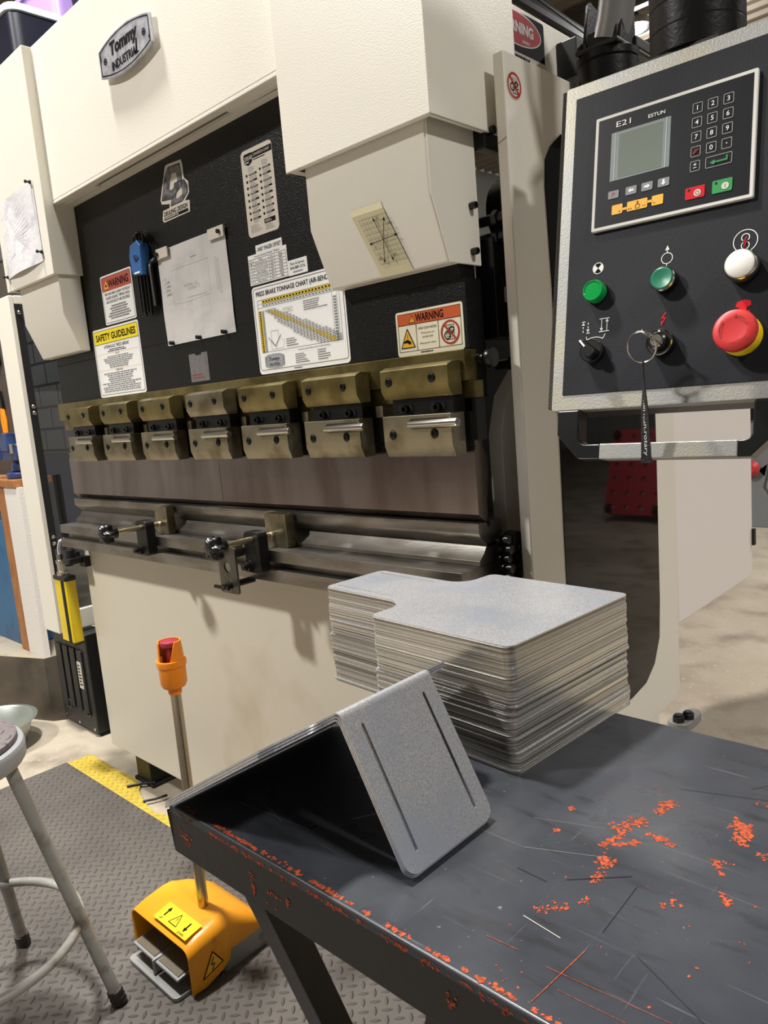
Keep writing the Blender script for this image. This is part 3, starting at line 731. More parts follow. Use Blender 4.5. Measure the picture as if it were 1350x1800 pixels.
# tonnage chart
o, p = sign(-1.351, -1.063, 1.278, 1.4635, WHITE, .009, nm='chart_sticker', th=.0008)
p.frame(.004, .008, .284, .1815, .008, .001, INK)
p.text('PRESS BRAKE TONNAGE CHART (AIR-BENDING)', .142, .168, .256, .0130, INK, 2, .012)
X0, X1, Y0, Y1 = .016, .272, .046, .156
p.loop([(X0, Y0), (X1, Y0), (X1, Y1), (X0, Y1)], .0006, INK, 2)
p.rect(X0+.016, Y1-.008, X1, Y1, HIGH, 1); p.rect(X0, Y0, X0+.012, Y1-.022, HIGH, 1)
nx, ny = 24, 20; cw = (X1-X0-.016)/nx; ch = (Y1-Y0-.022)/ny; R = random.Random(4)
for k in range(nx+1): p.line(X0+.016+k*cw, Y1-.016, X0+.016+k*cw, Y1, .0005, INK, 2)
p.line(X0, Y1-.008, X1, Y1-.008, .0005, INK, 2); p.line(X0, Y1-.016, X1, Y1-.016, .0005, INK, 2)
for k in range(nx): p.rect(X0+.0185+k*cw, Y1-.0062, X0+.0185+k*cw+cw*.5, Y1-.0022, INK, 2); p.rect(X0+.0185+k*cw, Y1-.0138, X0+.0185+k*cw+cw*.5, Y1-.0102, GREYINK, 2)
for r in range(ny):
    yb = Y1-.022-(r+1)*ch
    p.line(X0, yb, X0+.02, yb, .0004, INK, 2); p.rect(X0+.003, yb+ch*.25, X0+.009, yb+ch*.75, INK, 2); p.rect(X0+.0135, yb+ch*.25, X0+.019, yb+ch*.75, GREYINK, 2)
    mid = 1.2+r*1.08; lo, hi = mid-2.2-(r > 3)*min(r*.25, 3.4), mid+2.2+min(r*.12, 1.8)
    for k in range(nx):
        if lo <= k <= hi:
            x = X0+.022+k*cw*.97
            p.loop([(x, yb), (x+cw*.96, yb), (x+cw*.96, yb+ch), (x, yb+ch)], .0004, GREYINK, 2); p.rect(x+cw*.28, yb+ch*.28, x+cw*.72, yb+ch*.72, GREYINK, 3)
            if abs(k-mid) < .75: p.rect(x, yb, x+cw*.96, yb+ch, HIGH, 1)
for k in range(16): p.rect(X1-.018, Y1-.028-k*.0055, X1-.009, Y1-.025-k*.0055, GREYINK, 2)
p.line(X1-.021, Y1-.11, X1-.021, Y1-.016, .0005, INK, 2); p.line(X1-.0065, Y1-.11, X1-.0065, Y1-.016, .0005, INK, 2)
p.rows(.165, .24, .115, .136, 5, GREYINK, 2, .5, False, 8); p.text('V - depth', .115, .125, .02, .004, INK, 2); p.loop([(.1, .121), (.13, .121), (.13, .129), (.1, .129)], .0005, INK, 2)
p.loop([(.052, .088), (.052, .070), (.064, .054), (.076, .070), (.076, .088)], .0007, GREYINK, 3); p.loop([(.042, .076), (.063, .056), (.085, .078)], .0016, GREYINK, 3, False); p.loop([(.05, .068), (.05, .050), (.09, .050), (.094, .064), (.086, .07)], .0006, GREYINK, 3, False)
p.rows(.1, .145, .05, .068, 4, GREYINK, 2, .5)
p.poly([(.022, .016), (.022, .036), (.035, .040), (.055, .041), (.075, .040), (.088, .036), (.088, .016), (.075, .012), (.055, .011), (.035, .012)], METALPL, 2); p.text('Tommy', .055, .029, .036, .010, INK, 3, .015, .2); p.text('INDUSTRIAL', .055, .0185, .036, .0065, INK, 3)
p.text('TONNAGE ADJUSTMENTS FOR OTHER MATERIALS', .185, .040, .1, .0034, INK, 2); p.rows(.125, .17, .013, .034, 5, GREYINK, 2, .5); p.rows(.195, .235, .013, .036, 5, GREYINK, 2, .5, False, 4)
p.rows(.118, .16, .0035, .0058, 1, INK, 2, .8); p.build('lettering', o)
# crush hazard warning
o, p = sign(-.938, -.7855, 1.2745, 1.353, CREAMV, .005, nm='warning_sticker')
p.frame(.0045, .0075, .148, .0745, .0008, .0009, INK); p.rect(.005, .0545, .1475, .074, ORANGEP, 1); p.line(.005, .0545, .1475, .0545, .001, INK, 2)
p.text('WARNING', .079, .0645, .064, .0140, INK, 2, .03); p.poly(tri(.039, .064, .0125), YELO, 2); p.loop(tri(.039, .064, .0125), .0009, INK, 3); p.rect(.0385, .061, .0395, .067, INK, 3)
for x in (.0475, .098): p.line(x, .0075, x, .0545, .0009, INK, 2)
T = [(.010, .0145), (.0425, .0145), (.0262, .0475)]; p.poly(T, YELO, 2); p.loop(T, .0017, INK, 3)
p.poly([(.016, .026), (.026, .029), (.034, .024), (.033, .018), (.031, .022), (.029, .019), (.026, .023), (.016, .023)], INK, 3); p.rect(.0258, .028, .0268, .038, INK, 3)
p.text('SHEAR CRUSH HAZARD', .073, .0455, .042, .0044, INK, 2); p.text('Moving parts can', .073, .0365, .030, .0042, INK, 2); p.text('cut and crush.', .073, .0305, .025, .0042, INK, 2); p.text('Keep guards in place.', .073, .019, .037, .0044, INK, 2)
p.ring(.1235, .031, .0205, .0033, REDI, 4)
for k in range(5): p.line(.116+k*.0038, .017, .116+k*.0038, .045, .0006, INK, 2)
for k in range(6): p.line(.114, .019+k*.0048, .134, .019+k*.0048, .0006, INK, 2)
p.ring(.117, .026, .007, .0018, INK, 3); p.ring(.127, .035, .0055, .0018, INK, 3); p.line(.109, .0455, .138, .0165, .003, REDI, 5)
p.rows(.055, .1, .003, .0056, 1, INK, 2, .8); p.build('lettering', o)
# silvered rectangle below the paper
o, p = sign(-1.628, -1.548, 1.283, 1.35, mat('silvered_film', S(150, 146, 148), .16, .7, bump=(120, .5)), .001, nm='foil_sticker', th=.0003); p.rows(.03, .07, .062, .068, 1, INK, 2, .7); p.rows(.006, .075, .006, .02, 2, MAROON, 2, .35); p.build('lettering', o)

# nameplate: a barrel-shaped metal plate on the top cover
def barrel(w, h, bulge, n=16):
    t = [i/n*2-1 for i in range(n+1)]
    return [(w/2*a, -h/2-bulge*(1-a*a)) for a in t]+[(w/2*a, h/2+bulge*(1-a*a)) for a in t[::-1]]
NX, NZ = -1.623, 2.029
b = MB(); b.prism([(NX+x, NZ+z) for x, z in barrel(.234, .058, .018)], 'y', .966, .972); b.cyl((NX-.08, .972, NZ), (NX-.08, .98, NZ), .006); b.cyl((NX+.08, .972, NZ), (NX+.08, .98, NZ), .006)
npl = b.build('nameplate', METALPL, pb, bevel=.001)
p = Print((NX, .966, NZ), (1, 0, 0), (0, 0, 1), (0, -1, 0))
p.band(barrel(.222, .052, .0165), barrel(.217, .047, .0165), INK, 1)
p.text('Tommy', 0, .012, .124, .037, INK, 2, .045, .12); p.text('INDUSTRIAL', 0, -.021, .120, .019, INK, 2, .03)
p.poly([(.052, -.0), (.058, .0), (.052, -.03), (.04, -.03), (.042, -.024), (.048, -.024)], INK, 2)
for sx in (-1, 1):
    p.ring(sx*.088, 0, .0075, .003, INK, 2); p.poly(circ(sx*.088, 0, .0035, 12), INK, 3); p.poly([(sx*.110, .024), (sx*.106, .02), (sx*.106, .006), (sx*.109, .0)] if sx < 0 else [(.106, -.012), (.109, -.014), (.109, -.02), (.106, -.02)], INK, 2)
p.build('lettering', npl)
# taped graph-paper square over the fold of the right cylinder cover
def fold(s, y0):      # distance down from z = 1.535, following fold and chamfer
    if s < .018: return (y0, 1.528-s*.6)
    t = (s-.018); L = math.hypot(.039, .1035); return (y0+.039*t/L, 1.517-.1035*t/L)
b = MB(); xs = (-.963, -.884); ax = .55
rows = [0, .0179, .0181, .05, .09, .128]
b.loft([[(xs[0]+s*.22+(0 if k == 0 else .0745), fold(s, .9705)[0], fold(s, .9705)[1]) for s in rows] for k in (0, 1)], cap=False, closed=False)
gp = b.build('graph_paper', GRAPH, pb, normals=False, smooth=False)
gp.modifiers.new('t', 'SOLIDIFY').thickness = .0003
L = math.hypot(.039, .1035); gv = Vector((.22, -.039/L, .1035/L)); gv = Vector((-.22, -.039/L, .1035/L)).normalized(); gn = Vector((0, -.1035/L, -.039/L))
p = Print((-.951, .9692, 1.517), (1, 0, 0), tuple(gv), tuple(gn), .0012, .0002)
for k in range(9): p.line(.006+k*.0078, -.092, .006+k*.0078, -.008, .0006, GREYINK, 1)
for k in range(10): p.line(.004, -.01-k*.009, .071, -.01-k*.009, .0006, GREYINK, 1)
c = (.038, -.05)
for dx, dy in ((0, .036), (0, -.036), (.031, .002), (-.031, -.002), (.022, .032), (-.02, -.036)):
    p.line(c[0], c[1], c[0]+dx, c[1]+dy, .0011, INK, 2); d = Vector((dx, dy)).normalized(); e = Vector((c[0]+dx, c[1]+dy)); nn = Vector((-d.y, d.x))
    p.poly([tuple(e+d*.004), tuple(e-d*.003+nn*.0025), tuple(e-d*.003-nn*.0025)], INK, 3)
for t, dx, dy in (('-Y', .008, .036), ('+Y', .008, -.03), ('+X', .030, .022), ('-X', -.026, -.030)): p.text(t, c[0]+dx, c[1]+dy, .008, .007, INK, 3)
p.build('lettering', gp)

# ================================================================== THINGS HANGING ON THE PRESS
def wavy_sheet(x0, x1, z0, z1, y, amp, m, name, seed, curl=0):
    R = random.Random(seed); nx, nz = 18, 22; g = []
    ph = [R.uniform(0, 6.28) for _ in range(6)]
    for j in range(nz+1):
        row = []
        for i in range(nx+1):
            s, t = i/nx, j/nz
            d = amp*(.5+.5*math.sin(5*s+3*t+ph[0]))*math.sin(PI*s)*.6+amp*.5*(.5+.5*math.sin(11*s-7*t+ph[1]))*math.sin(PI*t)+curl*(1-t)**3*(.3+s*.7)
            row.append((x0+(x1-x0)*s, y-.0008-d, z0+(z1-z0)*t))
        g.append(row)
    b = MB()
    V = [[b.bm.verts.new(p) for p in r] for r in g]
    for j in range(nz):
        for i in range(nx): b.bm.faces.new((V[j][i], V[j][i+1], V[j+1][i+1], V[j+1][i]))
    return b.build(name, m, None, normals=False)

ps = wavy_sheet(-1.7125, -1.4225, 1.38, 1.6085, 1.0395, .004, SLEEVE, 'paper_sheet', 3)
tag(ps, 'technical drawing in a shiny clear sleeve pinned to the black ram', 'paper', )
loc = ps.location
p = Print((-1.71, 1.0325, 1.38), (1, 0, 0), (0, 0, 1), (0, -1, 0))
p.loop([(.07, .10), (.21, .10), (.21, .18), (.05, .18), (.05, .10)], .0008, LIGHTINK); p.loop([(.245, .1), (.245, .17), (.25, .17), (.25, .1)], .0008, GREYINK); p.loop([(.12, .06), (.12, .10), (.2, .10), (.2, .065)], .0006, LIGHTINK, 1, False)
p.text('MATERIAL .125', .14, .128, .055, .007, GREYINK, 2); p.rows(.14, .18, .192, .198, 1, LIGHTINK, 2); p.rows(.02, .05, .12, .16, 4, LIGHTINK, 2)
o = p.build('drawing', ps); o.matrix_parent_inverse = Matrix.Translation(-Vector(loc))
b = MB(); b.box(-1.706, -1.655, 1.0315, 1.0345, 1.588, 1.612); b.box(-1.48, -1.42, 1.0315, 1.0345, 1.588, 1.612)
o = b.build('holder_tab', OFFW, ps); o.matrix_parent_inverse = Matrix.Translation(-Vector(loc))
for x, z in ((-1.70, 1.60), (-1.436, 1.60), (-1.685, 1.385), (-1.565, 1.385), (-1.46, 1.385)):
    b = MB(); b.cyl((x, 1.0395, z), (x, 1.026, z), .0048, n=16); tag(b.build('magnet', BLACKG), 'small black round magnet at the %s of the sleeved drawing' % {(-1.70, 1.60): 'upper left', (-1.436, 1.60): 'upper right', (-1.685, 1.385): 'lower left', (-1.565, 1.385): 'bottom middle', (-1.46, 1.385): 'lower right'}[(x, z)], 'magnet', 'magnets holding the sleeved drawing')

b = MB()      # pencil drawing on the left end cover
nx, nz = 14, 16; V = []
for j in range(nz+1):
    t = j/nz; row = []
    for i in range(nx+1):
        s = i/nx; d = .003*math.sin(4*s+2.5*t)*math.sin(PI*s)+.006*(1-t)*math.sin(PI*s)
        x = -2.431+.032*t+(.268-.034*t)*s; z = 1.657+.216*t+.008*s
        if s+t > 1.9: x -= 0
        row.append(b.bm.verts.new((x, .9535-abs(d), z)))
    V.append(row)
for j in range(nz):
    for i in range(nx): b.bm.faces.new((V[j][i], V[j][i+1], V[j+1][i+1], V[j+1][i]))
ds = b.build('paper_sheet', PAPER, None, normals=False); tag(ds, 'crumpled drawing sheet held by pins on the left end cover of the press', 'paper')
p = Print((-2.42, .9475, 1.66), (1, 0, 0), (0, 0, 1), (0, -1, 0))
R = random.Random(2)
for k in range(9): p.line(.07+k*.006, .15-k*.008, .14+k*.010, .185-k*.010, .0008, GREYINK)
for k in range(6): p.line(.10+k*.01, .10-k*.006, .19, .11-k*.012, .0008, GREYINK)
for a in ((.02, .16, .08, .18), (.03, .04, .09, .055), (.13, .05, .2, .075), (.02, .11, .06, .13)): p.line(*a, .0009, GREYINK)
o = p.build('drawing', ds); o.matrix_parent_inverse = Matrix.Translation(-Vector(ds.location))
for x, z, t in ((-2.176, 1.878, 'upper right corner'), (-2.166, 1.69, 'lower right corner'), (-2.424, 1.664, 'lower left corner')):
    b = MB(); b.lathe((x, .9548, z), (0, -1, 0), [(.005, 0), (.005, .006), (.0025, .008), (.0025, .011), (.0048, .013), (.0045, .017)], 14); tag(b.build('push_pin', BLACKG), 'black pin at the %s of the crumpled drawing sheet' % t, 'pin', 'pins on the left end cover')

# hex key set in a blue holder, and two loose hex keys
hx = thing('hex_key_set', (-1.768, 1.02, 1.475), 'blue holder of black ball-end hex keys hanging on the black ram', 'hex keys')
b = MB(); b.prism([(-1.796, 1.565), (-1.748, 1.56), (-1.744, 1.63), (-1.758, 1.645), (-1.793, 1.638), (-1.803, 1.61)], 'y', 1.012, 1.0385); b.build('holder', BLUEK, hx, bevel=.003)
p = Print((-1.798, 1.012, 1.56), (1, 0, 0), (0, 0, 1), (0, -1, 0))
for k in range(3): p.band([(.026+(.006+k*.006)*math.cos(a), .03+(.006+k*.006)*math.sin(a)) for a in [.4+i*.2 for i in range(9)]], [(.026+(.008+k*.006)*math.cos(a), .03+(.008+k*.006)*math.sin(a)) for a in [.4+i*.2 for i in range(9)]], INK)
p.rect(.014, .006, .04, .010, WHITE); p.build('marking', hx)
for k in range(7):
    x = -1.794+k*.0075; y = 1.026+.006*(k % 2); L = .085+.012*((k*3) % 4)/3; r = .0026+.0006*(k % 3)
    b = MB(); z0 = 1.56-L; zt = 1.652+.003*(k % 3)
    b.tube([(x, y, z0), (x, y, 1.56), (x+.001, y, zt), (x+.004, y-.002, zt+.006), (x+.012, y-.004, zt+.008), (x+.034, y-.01, zt+.006-.002*k)], [r*.75]+[r]*5, 6)
    b.build('hex_key', HEXK, hx)
for nm, x, m, r, z0, lab in (('hex_key', -1.739, CHROME, .0042, 1.483, 'bare steel hex key hooked on the ram right of the blue key holder'), ('hex_key', -1.729, HEXK, .004, 1.482, 'black hex key hooked on the ram between steel key and sleeved drawing')):
    b = MB(); b.tube([(x, 1.032, z0), (x-.004, 1.032, 1.576), (x-.001, 1.031, 1.585), (x+.008, 1.0305, 1.589), (x+.026, 1.030, 1.592)], r, 6); tag(b.build(nm, m), lab, 'hex key')

# ================================================================== CONTROL PENDANT
ya, ti = math.radians(3.552), math.radians(12.166)
PU = Vector((math.cos(ya), math.sin(ya), 0)); PV = Vector((-math.sin(ya)*math.sin(ti), math.cos(ya)*math.sin(ti), math.cos(ti))); PN = PU.cross(PV)
PO = Vector((-.543, 1.038, 1.410))
PM = Matrix(((PU.x, PV.x, PN.x, PO.x), (PU.y, PV.y, PN.y, PO.y), (PU.z, PV.z, PN.z, PO.z), (0, 0, 0, 1)))
cp = thing('control_pendant', (-.45, 1.06, 1.09), 'control box with keypad, coloured buttons and handle hanging right of the press', 'control panel')
def pbuild(b, name, m, parent=None, **k):
    bmesh.ops.transform(b.bm, matrix=PM, verts=b.bm.verts); return b.build(name, m, parent or cp, **k)
def pprint(x, y, z=0, base=.0003): return Print(PM @ Vector((x, y, z)), PU, PV, PN, base, .0002)
b = MB(); b.box(-.049, .257, -.249, .224, -.10, -.022); pbuild(b, 'housing', BLACK, bevel=.004)
b = MB(); b.prism(rr(-.053, .261, -.2535, .228, .004), 'z', -.022, -.0015); fr = pbuild(b, 'front_frame', ALU, bevel=.0015)
b = MB(); b.box(-.0595, -.0532, -.249, .226, -.045, -.004); pbuild(b, 'edge_gasket', FOAM)
b = MB(); b.box(-.0355, .244, -.2305, .207, -.0015, 0); face = pbuild(b, 'face_sheet', PEND, bevel=.0004, seg=1)
# display unit
b = MB(); b.prism(rr(0, .2152, 0, .164, .0022), 'z', 0, .006); du = pbuild(b, 'display_bezel', BEZ, bevel=.0012)
b = MB(); b.box(.005, .2102, .005, .159, .004, .0063); pbuild(b, 'membrane', MEMB, du)
b = MB(); b.box(.025, .108, .067, .1355, .0063, .0066); pbuild(b, 'lcd_frame', LCDF, du)
b = MB(); b.box(.0365, .0975, .0695, .1315, .0066, .0068); pbuild(b, 'screen', LCD, du)
p = pprint(0, 0, .0066); p.line(.031, .067, .031, .1355, .0006, WHITE); p.line(.1025, .067, .1025, .1355, .0006, WHITE)
p.text('E21', .042, .1462, .021, .0078, WHITE, 2, .006); p.text('ESTUN', .0885, .1438, .023, .0050, WHITE, 2, .01)
def key(cx, cy, w, h, t=None, tc=WHITE, fill=None, s=.0062):
    if fill: p.poly(rr(cx-w/2, cx+w/2, cy-h/2, cy+h/2, .0016), fill, 1)
    else: p.frame(cx-w/2, cy-h/2, cx+w/2, cy+h/2, .0016, .0006, LIGHTINK, 1)
    if t: p.text(t, cx, cy, None, s, tc, 3, .004)
for r, row in enumerate(('123', '456', '789')):
    for c, ch_ in enumerate(row): key(.1425+.0193*c, .1352-.0193*r, .0125, .0135, ch_)
key(.162, .0772, .0125, .0135, '0'); key(.181, .0772, .0125, .0135); p.poly(circ(.181, .0772, .0008, 10), WHITE, 3)
key(.1425, .0772, .0125, .0135); p.poly([(.1385, .0745), (.142, .0745), (.1465, .0798), (.143, .0798)], REDB, 3); p.line(.1415, .0745, .1445, .0798, .0006, MEMB, 4)
key(.1425, .0578, .0125, .0135); p.text('+', .1425, .0597, .0042, .0042, WHITE, 3); p.line(.1402, .0555, .1448, .0555, .0007, WHITE, 3)
key(.172, .0578, .0325, .0145); p.poly([(.161, .0565), (.167, .0598), (.167, .0575), (.181, .0575), (.181, .062), (.183, .062), (.183, .0555), (.167, .0555), (.167, .0533)], GREEN, 3)
key(.0318, .047, .0155, .011, 'P', REDI, KEYG, .0062)
for cx, d in ((.0572, 'l'), (.0795, 'r'), (.1020, 'd')):
    key(cx, .047, .0155, .0115, None, None, KEYG)
    sh = [(-.0042, 0), (-.0005, .0035), (-.0005, .0016), (.004, .0016), (.004, -.0016), (-.0005, -.0016), (-.0005, -.0035)]
    if d == 'r': sh = [(-x, y) for x, y in sh]
    if d == 'd': sh = [(y, x) for x, y in sh]
    p.poly([(cx+x, .047+y) for x, y in sh], WHITE, 3)
YK = mat('yellow_key', S(246, 178, 26), .4)
for x0, x1 in ((.0305, .046), (.0525, .081), (.087, .1025)): p.poly(rr(x0, x1, .0180, .0315, .0016), YK, 1)
p.rect(.045, .0215, .053, .025, YK, 1); p.rect(.08, .0235, .088, .027, YK, 1)
p.text('+', .042, .0210, .0026, .0026, INK, 3); p.text('++', .0567, .0210, .006, .0026, INK, 3); p.text('--', .0765, .0215, .005, .0007, INK, 3); p.text('-', .0905, .0215, .0028, .0007, INK, 3)
p.loop([(.0645, .020), (.0645, .0245), (.0665, .0245), (.0665, .0295), (.068, .0295), (.068, .025), (.0705, .0245), (.070, .020)], .0006, INK, 3)
p.poly(rr(.1315, .1563, .0148, .0305, .0018), REDB, 1); p.poly(circ(.147, .0215, .0046), OFFW, 3); p.ring(.147, .0215, .0027, .0008, REDI, 4); p.poly(circ(.1362, .0272, .0016, 14), HOLE, 3)
p.poly(rr(.1655, .190, .0148, .0315, .0018), GREEN, 1); p.poly(circ(.1815, .0222, .0046), OFFW, 3); p.rect(.1811, .0197, .1819, .0247, GREEN, 4); p.poly(circ(.1702, .028, .0016, 14), HOLE, 3)
p.build('keypad_print', du)
# printed symbols of the face sheet
n = 20; cx, cy, r = .0112, -.0515, .0082
p = pprint(0, 0, 0)
p.poly(circ(cx, cy, r), WHITE, 1)
for a0 in (0, PI): p.poly([(cx, cy)]+[(cx+r*.86*math.cos(a0-.75+1.5*i/8), cy+r*.86*math.sin(a0-.75+1.5*i/8)) for i in range(9)] if False else [(cx, cy)]+[(cx+r*.86*math.sin(a0-.72+1.44*i/8), cy+r*.86*math.cos(a0-.72+1.44*i/8)) for i in range(9)], INK, 2)
p.build('lamp_symbol', face)
p = pprint(0, 0, 0)
p.ring(.109, -.0555, .0078, .0010, WHITE); p.line(.109, -.070, .109, -.0633, .001, WHITE); p.line(.109, -.0477, .109, -.043, .001, WHITE); p.poly([(.1062, -.0445), (.1118, -.0445), (.109, -.038)], WHITE)
p.build('start_symbol', face)
p = pprint(0, 0, 0)
p.ring(.207, -.052, .0148, .001, WHITE); p.ring(.207, -.0475, .0052, .001, WHITE); p.ring(.207, -.0575, .0052, .001, WHITE); p.poly(circ(.207, -.052, .0032, 14), PEND, 2); p.loop([(.2085, -.047), (.2045, -.0535), (.2085, -.0525), (.205, -.059)], .0012, REDB, 3, False)
p.build('two_hand_symbol', face)
p = pprint(0, 0, 0)
p.loop([(.111, -.129), (.1055, -.1365), (.1105, -.1355), (.107, -.1435)], .0016, REDB, 1, False); p.poly([(.1045, -.1405), (.1092, -.1395), (.1055, -.147)], REDB, 1)
p.build('power_symbol', face)
p = pprint(0, 0, 0)
p.poly([(.199, -.143), (.216, -.143), (.216, -.141), (.212, -.141), (.212, -.1365), (.2175, -.1345), (.2165, -.129), (.209, -.1265), (.2005, -.129), (.1985, -.1345), (.203, -.1365), (.203, -.141), (.199, -.141)], REDB, 1)
p.build('stop_symbol', face)
p = pprint(0, 0, 0)
for x0, dn in ((-.0072, 0), (.0002, 1)):
    for k in range(3): p.line(x0, -.128-k*.0055, x0, -.131-k*.0055, .001, WHITE)
    y = -.142 if dn else -.1275; s = -1 if dn else 1; p.poly([(x0-.0024, y-s*.004), (x0+.0024, y-s*.004), (x0, y)], WHITE)
p.line(-.0095, -.1265, -.0045, -.1265, .001, WHITE); p.line(-.002, -.1432, .003, -.1432, .001, WHITE)
p.build('jog_symbol', face)
p = pprint(0, 0, 0)
for x0, dn in ((.0205, 1), (.0285, 0)):
    p.line(x0, -.143, x0, -.1255, .001, WHITE); y = -.143 if dn else -.1255; s = -1 if dn else 1; p.poly([(x0-.0024, y-s*.0045), (x0+.0024, y-s*.0045), (x0, y)], WHITE)
p.line(.017, -.1252, .032, -.1252, .001, WHITE); p.line(.017, -.1434, .032, -.1434, .001, WHITE)
p.build('cycle_symbol', face)
p = pprint(0, 0, 0)
p.loop([(-.002, -.1485), (-.0005, -.153), (.006, -.1508), (.0125, -.1502), (.018, -.1512), (.023, -.1535), (.0265, -.147)], .0009, WHITE, 1, False)
p.build('selector_symbol', face)
# round controls: columns x = .011, .109, .207; rows y = -.087, -.172
def knob_base(x, y, prof, m, name, parent=cp, n=36, **k):
    b = MB(); b.lathe((x, y, 0), (0, 0, 1), prof, n); return pbuild(b, name, m, parent, **k)
o = knob_base(.0112, -.087, [(.0165, 0), (.0165, .003)], BLACKG, 'pilot_lamp'); knob_base(.0112, -.087, [(.0158, .003), (.0158, .013), (.0142, .0165), (.013, .0165), (.0125, .0155), (.004, .0158)], LAMPG, 'lens', o)
o = knob_base(.109, -.087, [(.0165, 0), (.0165, .013), (.016, .014)], BLACKG, 'push_button'); knob_base(.109, -.087, [(.0165, .0125), (.0168, .015), (.0155, .0172), (.0148, .016)], CHROME, 'rim', o); knob_base(.109, -.087, [(.0147, .013), (.0147, .0168), (.013, .0178), (.005, .0165), (.001, .0162)], BTNG, 'button_cap', o)
o = knob_base(.207, -.087, [(.0195, 0), (.0195, .012)], BLACKG, 'push_button'); knob_base(.207, -.087, [(.020, .008), (.020, .017), (.0182, .0205), (.0172, .0195)], CHROME, 'rim', o); knob_base(.207, -.087, [(.0170, .016), (.0170, .0215), (.015, .0228), (.001, .0228)], BTNW, 'button_cap', o)
o = knob_base(.0112, -.172, [(.0160, 0), (.0160, .011), (.0150, .013)], BLACKG, 'selector_switch'); knob_base(.0112, -.172, [(.0162, .008), (.0165, .011), (.0158, .0135), (.0152, .012)], CHROME, 'rim', o)
a = math.radians(130); c_, s_ = math.cos(a), math.sin(a)
b = MB(); b.loft([[(.0112+(x*c_-y*s_)*k, -.172+(x*s_+y*c_)*k, z) for x, y in ((-.0145, -.005), (-.008, -.0085), (.016, -.0042), (.0175, 0), (.016, .0042), (-.008, .0085), (-.0145, .005))] for k, z in ((1, .011), (1, .021), (.86, .0265))]); g = pbuild(b, 'grip', BLACKG, o, bevel=.0008)
b = MB(); b.loft([[(.0112+x*c_-y*s_, -.172+x*s_+y*c_, z) for x, y in ((.004, -.0012), (.0162, -.0012), (.0162, .0012), (.004, .0012))] for z in (.025, .0274)]); pbuild(b, 'pointer', WHITE, o)
o = knob_base(.109, -.172, [(.0172, 0), (.0172, .014), (.0162, .016)], BLACKG, 'key_switch'); knob_base(.109, -.172, [(.0172, .013), (.0176, .0155), (.0166, .0175), (.0158, .016)], CHROME, 'rim', o); knob_base(.109, -.172, [(.012, .014), (.012, .024), (.0095, .0265), (.008, .0262)], BLACKG, 'barrel', o); knob_base(.109, -.172, [(.0078, .022), (.0078, .0268), (.001, .0268)], CHROME, 'lock_face', o)
b = MB(); b.cyl((.109, -.158, .016), (.109, -.158, .0172), .0016, n=10); pbuild(b, 'index_dot', WHITE, o)
o = knob_base(.207, -.172, [(.0255, 0), (.0255, .005), (.022, .010), (.013, .0105)], YELM, 'emergency_stop'); knob_base(.207, -.172, [(.013, .01), (.013, .021)], REDM, 'stem', o)
hd = knob_base(.207, -.172, [(.014, .019), (.0245, .0215), (.0262, .0245), (.0262, .029), (.0245, .0325), (.019, .0348), (.014, .034), (.001, .034)], REDM, 'button_head', o)
p = pprint(.207, -.172, .0345, .0002)
for k in range(3):
    a0 = k*2*PI/3+.3; A = [a0+i*.14 for i in range(9)]; p.band([(.0178*math.cos(t), .0178*math.sin(t)) for t in A], [(.0168*math.cos(t), .0168*math.sin(t)) for t in A], REDI); q = A[-1]; p.poly([(.0195*math.cos(q), .0195*math.sin(q)), (.015*math.cos(q), .015*math.sin(q)), (.0173*math.cos(q+.22), .0173*math.sin(q+.22))], REDI)
p.build('arrow_print', hd)
# handle
for sx in (0, 1):
    f = lambda x: x if not sx else .217-x
    b = MB(); b.prism([(f(x), y) for x, y in ((-.041, -.2535), (-.041, -.289), (-.0065, -.3245), (.0262, -.3245), (.0262, -.3035), (.002, -.3035), (-.004, -.301), (-.0078, -.296), (-.0085, -.2535))], 'z', -.03, .0); pbuild(b, 'handle_bracket', BLACKG, bevel=.002)
b = MB(); b.box(.0258, .2088, -.3247, -.3033, -.0285, .0015); pbuild(b, 'handle_bar', ALU, bevel=.0015)
# key with split ring and lanyard
kl = thing('key_lanyard', tuple(PM @ Vector((.105, -.33, .05))), 'key on a split ring with a black printed lanyard in the pendant key switch', 'key')
b = MB(); b.mesh(plate_mesh([[(-.0095, .020), (-.0035, .017), (-.0035, .0), (.0035, .0), (.0035, .017), (.0095, .020), (.011, .028), (.008, .0355), (.0, .037), (-.008, .0355), (-.011, .028)], circ(0, .029, .0035, 14)], .0022), Matrix.Translation((.109, -.172, .0265)) @ Matrix.Rotation(math.radians(-42), 4, 'Z') @ Matrix.Rotation(math.radians(90), 4, 'X')); pbuild(b, 'key', CHROME, kl)
b = MB(); c0 = (.1015, -.186, .0545); b.tube([(c0[0]+.0185*math.cos(t), c0[1]+.0185*math.sin(t), c0[2]+.008*math.sin(t)) for t in [2*PI*i/40 for i in range(40)]], .0011, 8, closed=True); pbuild(b, 'split_ring', CHROME, kl)
top = PM @ Vector((.1015, -.2035, .0475)); Lw = [Vector((0, 0, -s)) for s in (0, .012, .03, .06, .09, .118, .132)]; tw = [1.45, 1.3, 1.0, .35, .1, 0, 0]; wd = [.0028, .004, .0065, .0088, .0098, .0112, .0118]
b = MB(); rings = []
for d, t, wv in zip(Lw, tw, wd):
    a = PU*math.cos(t)+PN*math.sin(t); nn = PN*math.cos(t)-PU*math.sin(t); q = top+d
    rings.append([q+a*wv/2*1.15+nn*.0009, q-a*wv/2*1.15+nn*.0009, q-a*wv/2*1.15-nn*.0009, q+a*wv/2*1.15-nn*.0009])
b.loft(rings); st = b.build('strap', LANY, kl)
